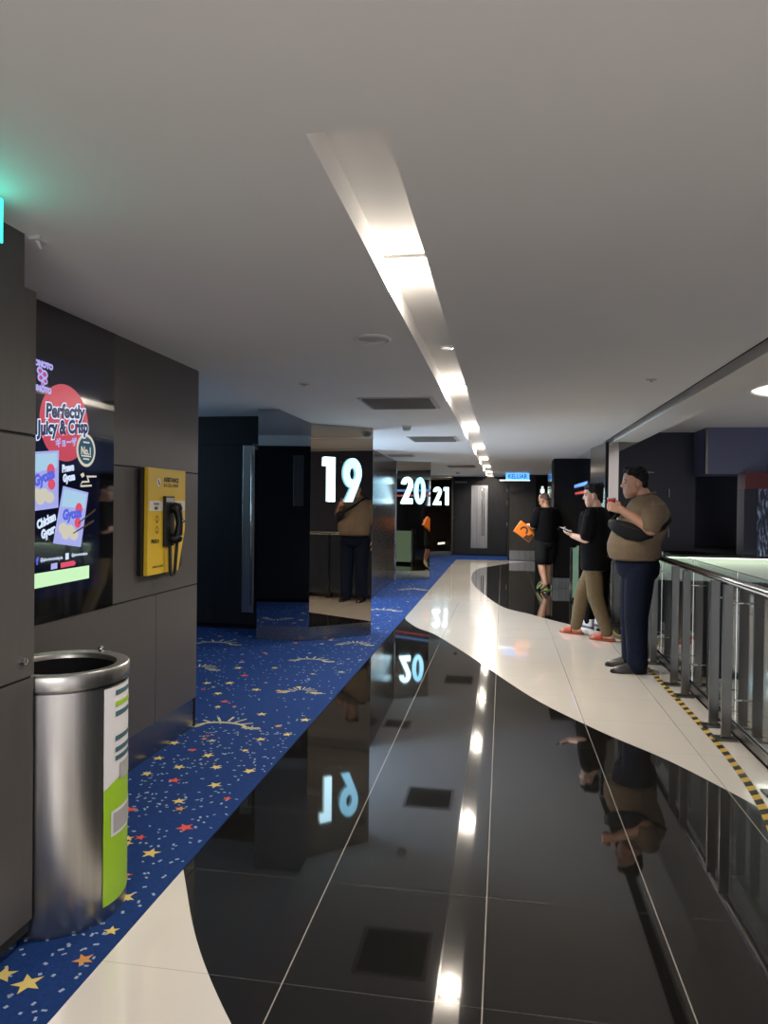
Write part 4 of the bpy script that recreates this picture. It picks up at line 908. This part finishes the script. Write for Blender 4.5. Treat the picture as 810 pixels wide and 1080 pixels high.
# --- man in black shorts with the orange carrier
def man_shorts():
    t = thing('person', (.73, 12.80, .0008), 'person in black T-shirt and shorts walking off with an orange carrier', 'person', rot=math.radians(30))
    HX = head_xf((0, .045, 1.565), .45, -.42, 1.0)
    LS, LE, LW = (-.19, -.02, 1.36), (-.235, .0, 1.10), (-.185, .25, 1.125)
    RS, RE, RW = (.19, -.02, 1.36), (.235, -.02, 1.09), (.15, .20, 1.10)
    legs = [((-.085, -.02, .84), (-.095, -.03, .46), (-.10, -.18, .125)), ((.085, -.02, .84), (.095, .06, .46), (.10, .03, .09))]
    b = MB(); head(b, HX, 1., .004)
    b.tube([(0, -.05, 1.36), (0, -.025, 1.43), (0, .015, 1.49)], [.066, .060, .056], 18)
    b.stack([(.78, 0, -.02, .15, .11), (.95, 0, -.01, .165, .125), (1.12, 0, -.01, .165, .125), (1.28, 0, -.025, .17, .115), (1.37, 0, -.035, .14, .085), (1.42, 0, -.035, .08, .06)], 26)
    arm(b, LS, LE, LW, (.052, .043, .042, .029)); arm(b, RS, RE, RW, (.052, .043, .042, .029))
    hand(b, LW, (.2, .9, .1), (.2, -.1, -1), (1, 0, 0), 1., (.8, .85, .9, .9), .8)
    hand(b, RW, (-.3, .9, .1), (-.6, 0, -.6), (0, 0, 1), 1., (.5, .5, .6, .6), .5)
    for h, k, a in legs: leg(b, h, k, a, (.085, .060, .062, .04))
    foot(b, legs[1][2], 0, .25)
    b.tube([legs[0][2], (-.10, -.15, .09), (-.10, -.08, .04)], [.04, .038, .03], 12)
    bake('body', b, 'skin', t, .0055, 3)
    face_bits(t, HX)
    b = MB(); b.ball((0, -.016, .048), (.0775, .0935, .079), 20, xf=HX); b.ball((0, -.05, .01), (.068, .053, .06), 16, xf=HX); bake('hair', b, 'short_hair', t, .007, 2)
    b = MB(); b.stack([(.85, 0, -.015, .19, .16), (.95, 0, -.01, .20, .168), (1.12, 0, -.012, .20, .165), (1.28, 0, -.025, .205, .145), (1.37, 0, -.035, .178, .11), (1.42, 0, -.035, .11, .08), (1.44, 0, -.033, .078, .072)], 30, p=2.2)
    for S, E_ in ((LS, LE), (RS, RE)):
        S, E_ = Vector(S), Vector(E_); b.tube([Vector((S.x * .55, S.y, S.z + .015)), Vector((S.x * .9, S.y, S.z + .012)), lerp(S, E_, .12), lerp(S, E_, .5), lerp(S, E_, .82)], [.068, .075, .078, .080, .080], 18)
    bake('t_shirt', b, 'black_cloth', t, .008, 4)
    b = MB(); b.stack([(.74, 0, -.02, .15, .12), (.80, 0, -.02, .18, .145), (.92, 0, -.02, .175, .145)], 26)
    for h, k, a in legs: b.tube([h, lerp(h, k, .5), lerp(h, k, .80)], [.115, .115, .112], 20)
    bake('shorts', b, 'charcoal_cloth', t, .008, 3)
    for (h, k, a), tip in zip(legs, (.62, 0.)):
        b = MB(); X = shoe(b, (a[0], a[1] + (.02 if tip else 0), 0), 0, .285, .10, 0, tip); sh = obj('sneaker', b, 'shoe_black', t, smooth=True, local=True)
        b = MB(); b.stack([(.0, 0, .058, .047, .146), (.004, 0, .058, .049, .148), (.020, 0, .058, .049, .147), (.022, 0, .058, .046, .144)], 26, xf=X, p=2.4); obj('sole', b, 'shoe_lime', sh, smooth=True, local=True)
        b = MB(); b.tube([X @ Vector((-.046, .16, .03)), X @ Vector((-.047, .06, .055)), X @ Vector((-.044, -.05, .035))], .007, 8); b.tube([X @ Vector((.0, -.085, .02)), X @ Vector((.0, -.078, .09))], .012, 8); obj('stripe', b, 'shoe_white', sh, smooth=True, local=True)
    # orange carrier held by its top edge, tilted
    M = wpos(t)
    c0 = Vector((.385, 12.93, 1.01)); c = thing('orange_carrier', c0, 'flat orange carrier with a curved dark print held by the person in shorts', 'carrier')
    X = Matrix.Translation(c0) @ Matrix.Rotation(.25, 4, 'Z') @ Matrix.Rotation(.62, 4, 'Y')
    b = MB(); b.box((-.17, -.03, -.115), (.17, .03, .115), xf=X); obj('sleeve', b, 'orange_card', c, bevel=.004)
    b = MB(); a = arc(-.03, .0, .075, .075, -20, 200, 18); i_ = arc(-.03, .0, .045, .045, 200, -20, 18)
    b.add([X @ Vector((x, -.0312, z)) for x, z in a + i_], [tuple(range(len(a) + len(i_)))]); b.add([X @ Vector((x, -.0314, z)) for x, z in [(.03, -.11), (.16, -.11), (.165, .02), (.12, .05), (.09, -.02), (.05, -.03)]], [tuple(range(6))]); obj('dark_print', b, 'brown_card', c)
man_shorts()

# --- person mostly hidden behind the one in olive
def man_hidden():
    t = thing('person', (1.13, 9.10, .0008), 'person in dark clothes and pale sneakers, mostly hidden behind the person in olive trousers', 'person', rot=math.radians(25))
    HX = head_xf((0, .03, 1.535), .0, -.25, .97)
    LS, LE, LW = (-.175, -.03, 1.35), (-.18, .02, 1.07), (-.05, .19, 1.02)
    RS, RE, RW = (.18, -.03, 1.35), (.20, -.02, 1.07), (.19, .10, .86)
    legs = [((-.085, -.02, .84), (-.09, 0, .46), (-.095, -.02, .09)), ((.085, -.02, .84), (.09, 0, .46), (.095, .02, .09))]
    b = MB(); head(b, HX)
    b.tube([(0, -.05, 1.35), (0, -.03, 1.42), (0, .0, 1.48)], [.062, .054, .052], 18)
    b.stack([(.78, 0, -.02, .14, .10), (.95, 0, -.015, .15, .105), (1.15, 0, -.02, .15, .10), (1.28, 0, -.03, .165, .105), (1.37, 0, -.035, .14, .08), (1.42, 0, -.035, .08, .06)], 26)
    arm(b, LS, LE, LW, (.050, .040, .039, .028)); arm(b, RS, RE, RW, (.050, .040, .039, .028))
    hand(b, LW, (.9, .35, -.1), (0, -.5, -.5), (0, 0, 1), .95, (.3, .35, .4, .4), .3); hand(b, RW, (0, .2, -1), (-1, 0, 0), (0, 1, 0), .95, (.3, .35, .4, .4), .3)
    for h, k, a in legs: leg(b, h, k, a, (.085, .058, .056, .04)); foot(b, a, 0, .25)
    bake('body', b, 'skin', t, .0065, 3); face_bits(t, HX)
    b = MB(); b.ball((0, -.02, .05), (.083, .098, .082), 18, xf=HX); b.ball((0, -.058, .0), (.072, .054, .07), 14, xf=HX); bake('hair', b, 'hair', t, .008, 2)
    b = MB(); b.stack([(.80, 0, -.02, .18, .145), (.95, 0, -.018, .18, .14), (1.15, 0, -.022, .182, .138), (1.28, 0, -.03, .19, .13), (1.36, 0, -.035, .17, .105), (1.41, 0, -.035, .10, .08), (1.43, 0, -.033, .075, .07)], 28, p=2.2)
    for S, E_ in ((LS, LE), (RS, RE)):
        S, E_ = Vector(S), Vector(E_); b.tube([S, lerp(S, E_, .5), E_, lerp(E_, LW if S.x < 0 else RW, .9)], [.068, .066, .056, .045], 16)
    bake('jacket', b, 'black_cloth', t, .009, 3)
    b = MB(); b.stack([(.74, 0, -.02, .13, .11), (.80, 0, -.02, .16, .125), (.92, 0, -.02, .155, .12)], 24)
    for h, k, a in legs: b.tube([h, lerp(h, k, .5), k, lerp(k, a, .5), (a[0], a[1], .08)], [.10, .09, .08, .07, .065], 18)
    bake('trousers', b, 'black_cloth', t, .009, 3)
    for h, k, a in legs:
        b = MB(); shoe(b, a, 0, .28, .095); obj('sneaker', b, 'shoe_white', t, smooth=True, local=True)
man_hidden()

# ------------------------------------------------------------------ lights
def area(name, loc, size, energy, col, rot=(0, 0, 0), sy=None):
    ld = bpy.data.lights.new(name, 'AREA'); ld.shape = 'RECTANGLE'; ld.size = size; ld.size_y = sy or size; ld.energy = energy; ld.color = col
    o = bpy.data.objects.new(name, ld); COL.objects.link(o); o.location = loc; o.rotation_euler = rot; return o
area('void_ceiling_light', (5.28, 13, 3.46), 1.5, 80, (1, .97, .88))
area('led_wash', (7, 18.80, .22), 12, 14, (.84, 1., .70), (math.radians(75), 0, 0), .06)
area('recess_fill', (-3.95, 9.5, 1.7), 1.2, 210, (.55, .78, 1.), (0, math.radians(-100), 0))  # cool lamp added out of sight to tint and lift the corridor ceiling
area('recess_fill', (-5.5, 6.2, 1.9), 1.2, 30, (.45, .75, 1.), (0, math.radians(-90), 0))  # unseen cool lamp added to brighten the recess door, carpet and ceiling
area('lobby_fill', (0, -3.0, 2.2), 2.6, 290, (1, .96, .94))  # unseen lamp added behind the camera for bounce onto the ceiling
wd = bpy.data.worlds.new('World'); SC.world = wd; wd.use_nodes = True
bg = wd.node_tree.nodes['Background']; bg.inputs[0].default_value = (.95, .93, 1.0, 1); bg.inputs[1].default_value = 1.4

# ------------------------------------------------------------------ camera
cam = bpy.data.cameras.new('camera'); co = bpy.data.objects.new('camera', cam); COL.objects.link(co)
F = 760.; cam.sensor_fit = 'VERTICAL'; cam.sensor_height = 36.; cam.lens = 36. * F / 1080.; cam.clip_start = .02; cam.clip_end = 100
fwd_c = Vector((530.5 - 405, 534. - 540, F)).normalized()            # corridor direction as the camera sees it (x right, y down, z forward)
upc = Vector((math.sin(.0134), -math.cos(.0134), 0)); upc = (upc - fwd_c * upc.dot(fwd_c)).normalized()
rtc = fwd_c.cross(upc); rtc = rtc if rtc.x > 0 else -rtc
def W(c): return Vector((c.dot(rtc), c.dot(fwd_c), c.dot(upc)))
right, down, look = W(Vector((1, 0, 0))), W(Vector((0, 1, 0))), W(Vector((0, 0, 1)))
co.matrix_world = Matrix(((right.x, -down.x, -look.x, 0), (right.y, -down.y, -look.y, 0), (right.z, -down.z, -look.z, 1.45), (0, 0, 0, 1)))
SC.camera = co
vs = SC.view_settings; vs.view_transform = 'Standard'; vs.look = 'None'; vs.gamma = 1; vs.exposure = 0; vs.use_curve_mapping = False
cy_ = SC.cycles; cy_.use_denoising = True; cy_.max_bounces = 12; cy_.diffuse_bounces = 5; cy_.glossy_bounces = 6; cy_.transmission_bounces = 8; cy_.transparent_max_bounces = 12
cy_.caustics_reflective = False; cy_.caustics_refractive = False; cy_.sample_clamp_indirect = 4.; cy_.blur_glossy = .5
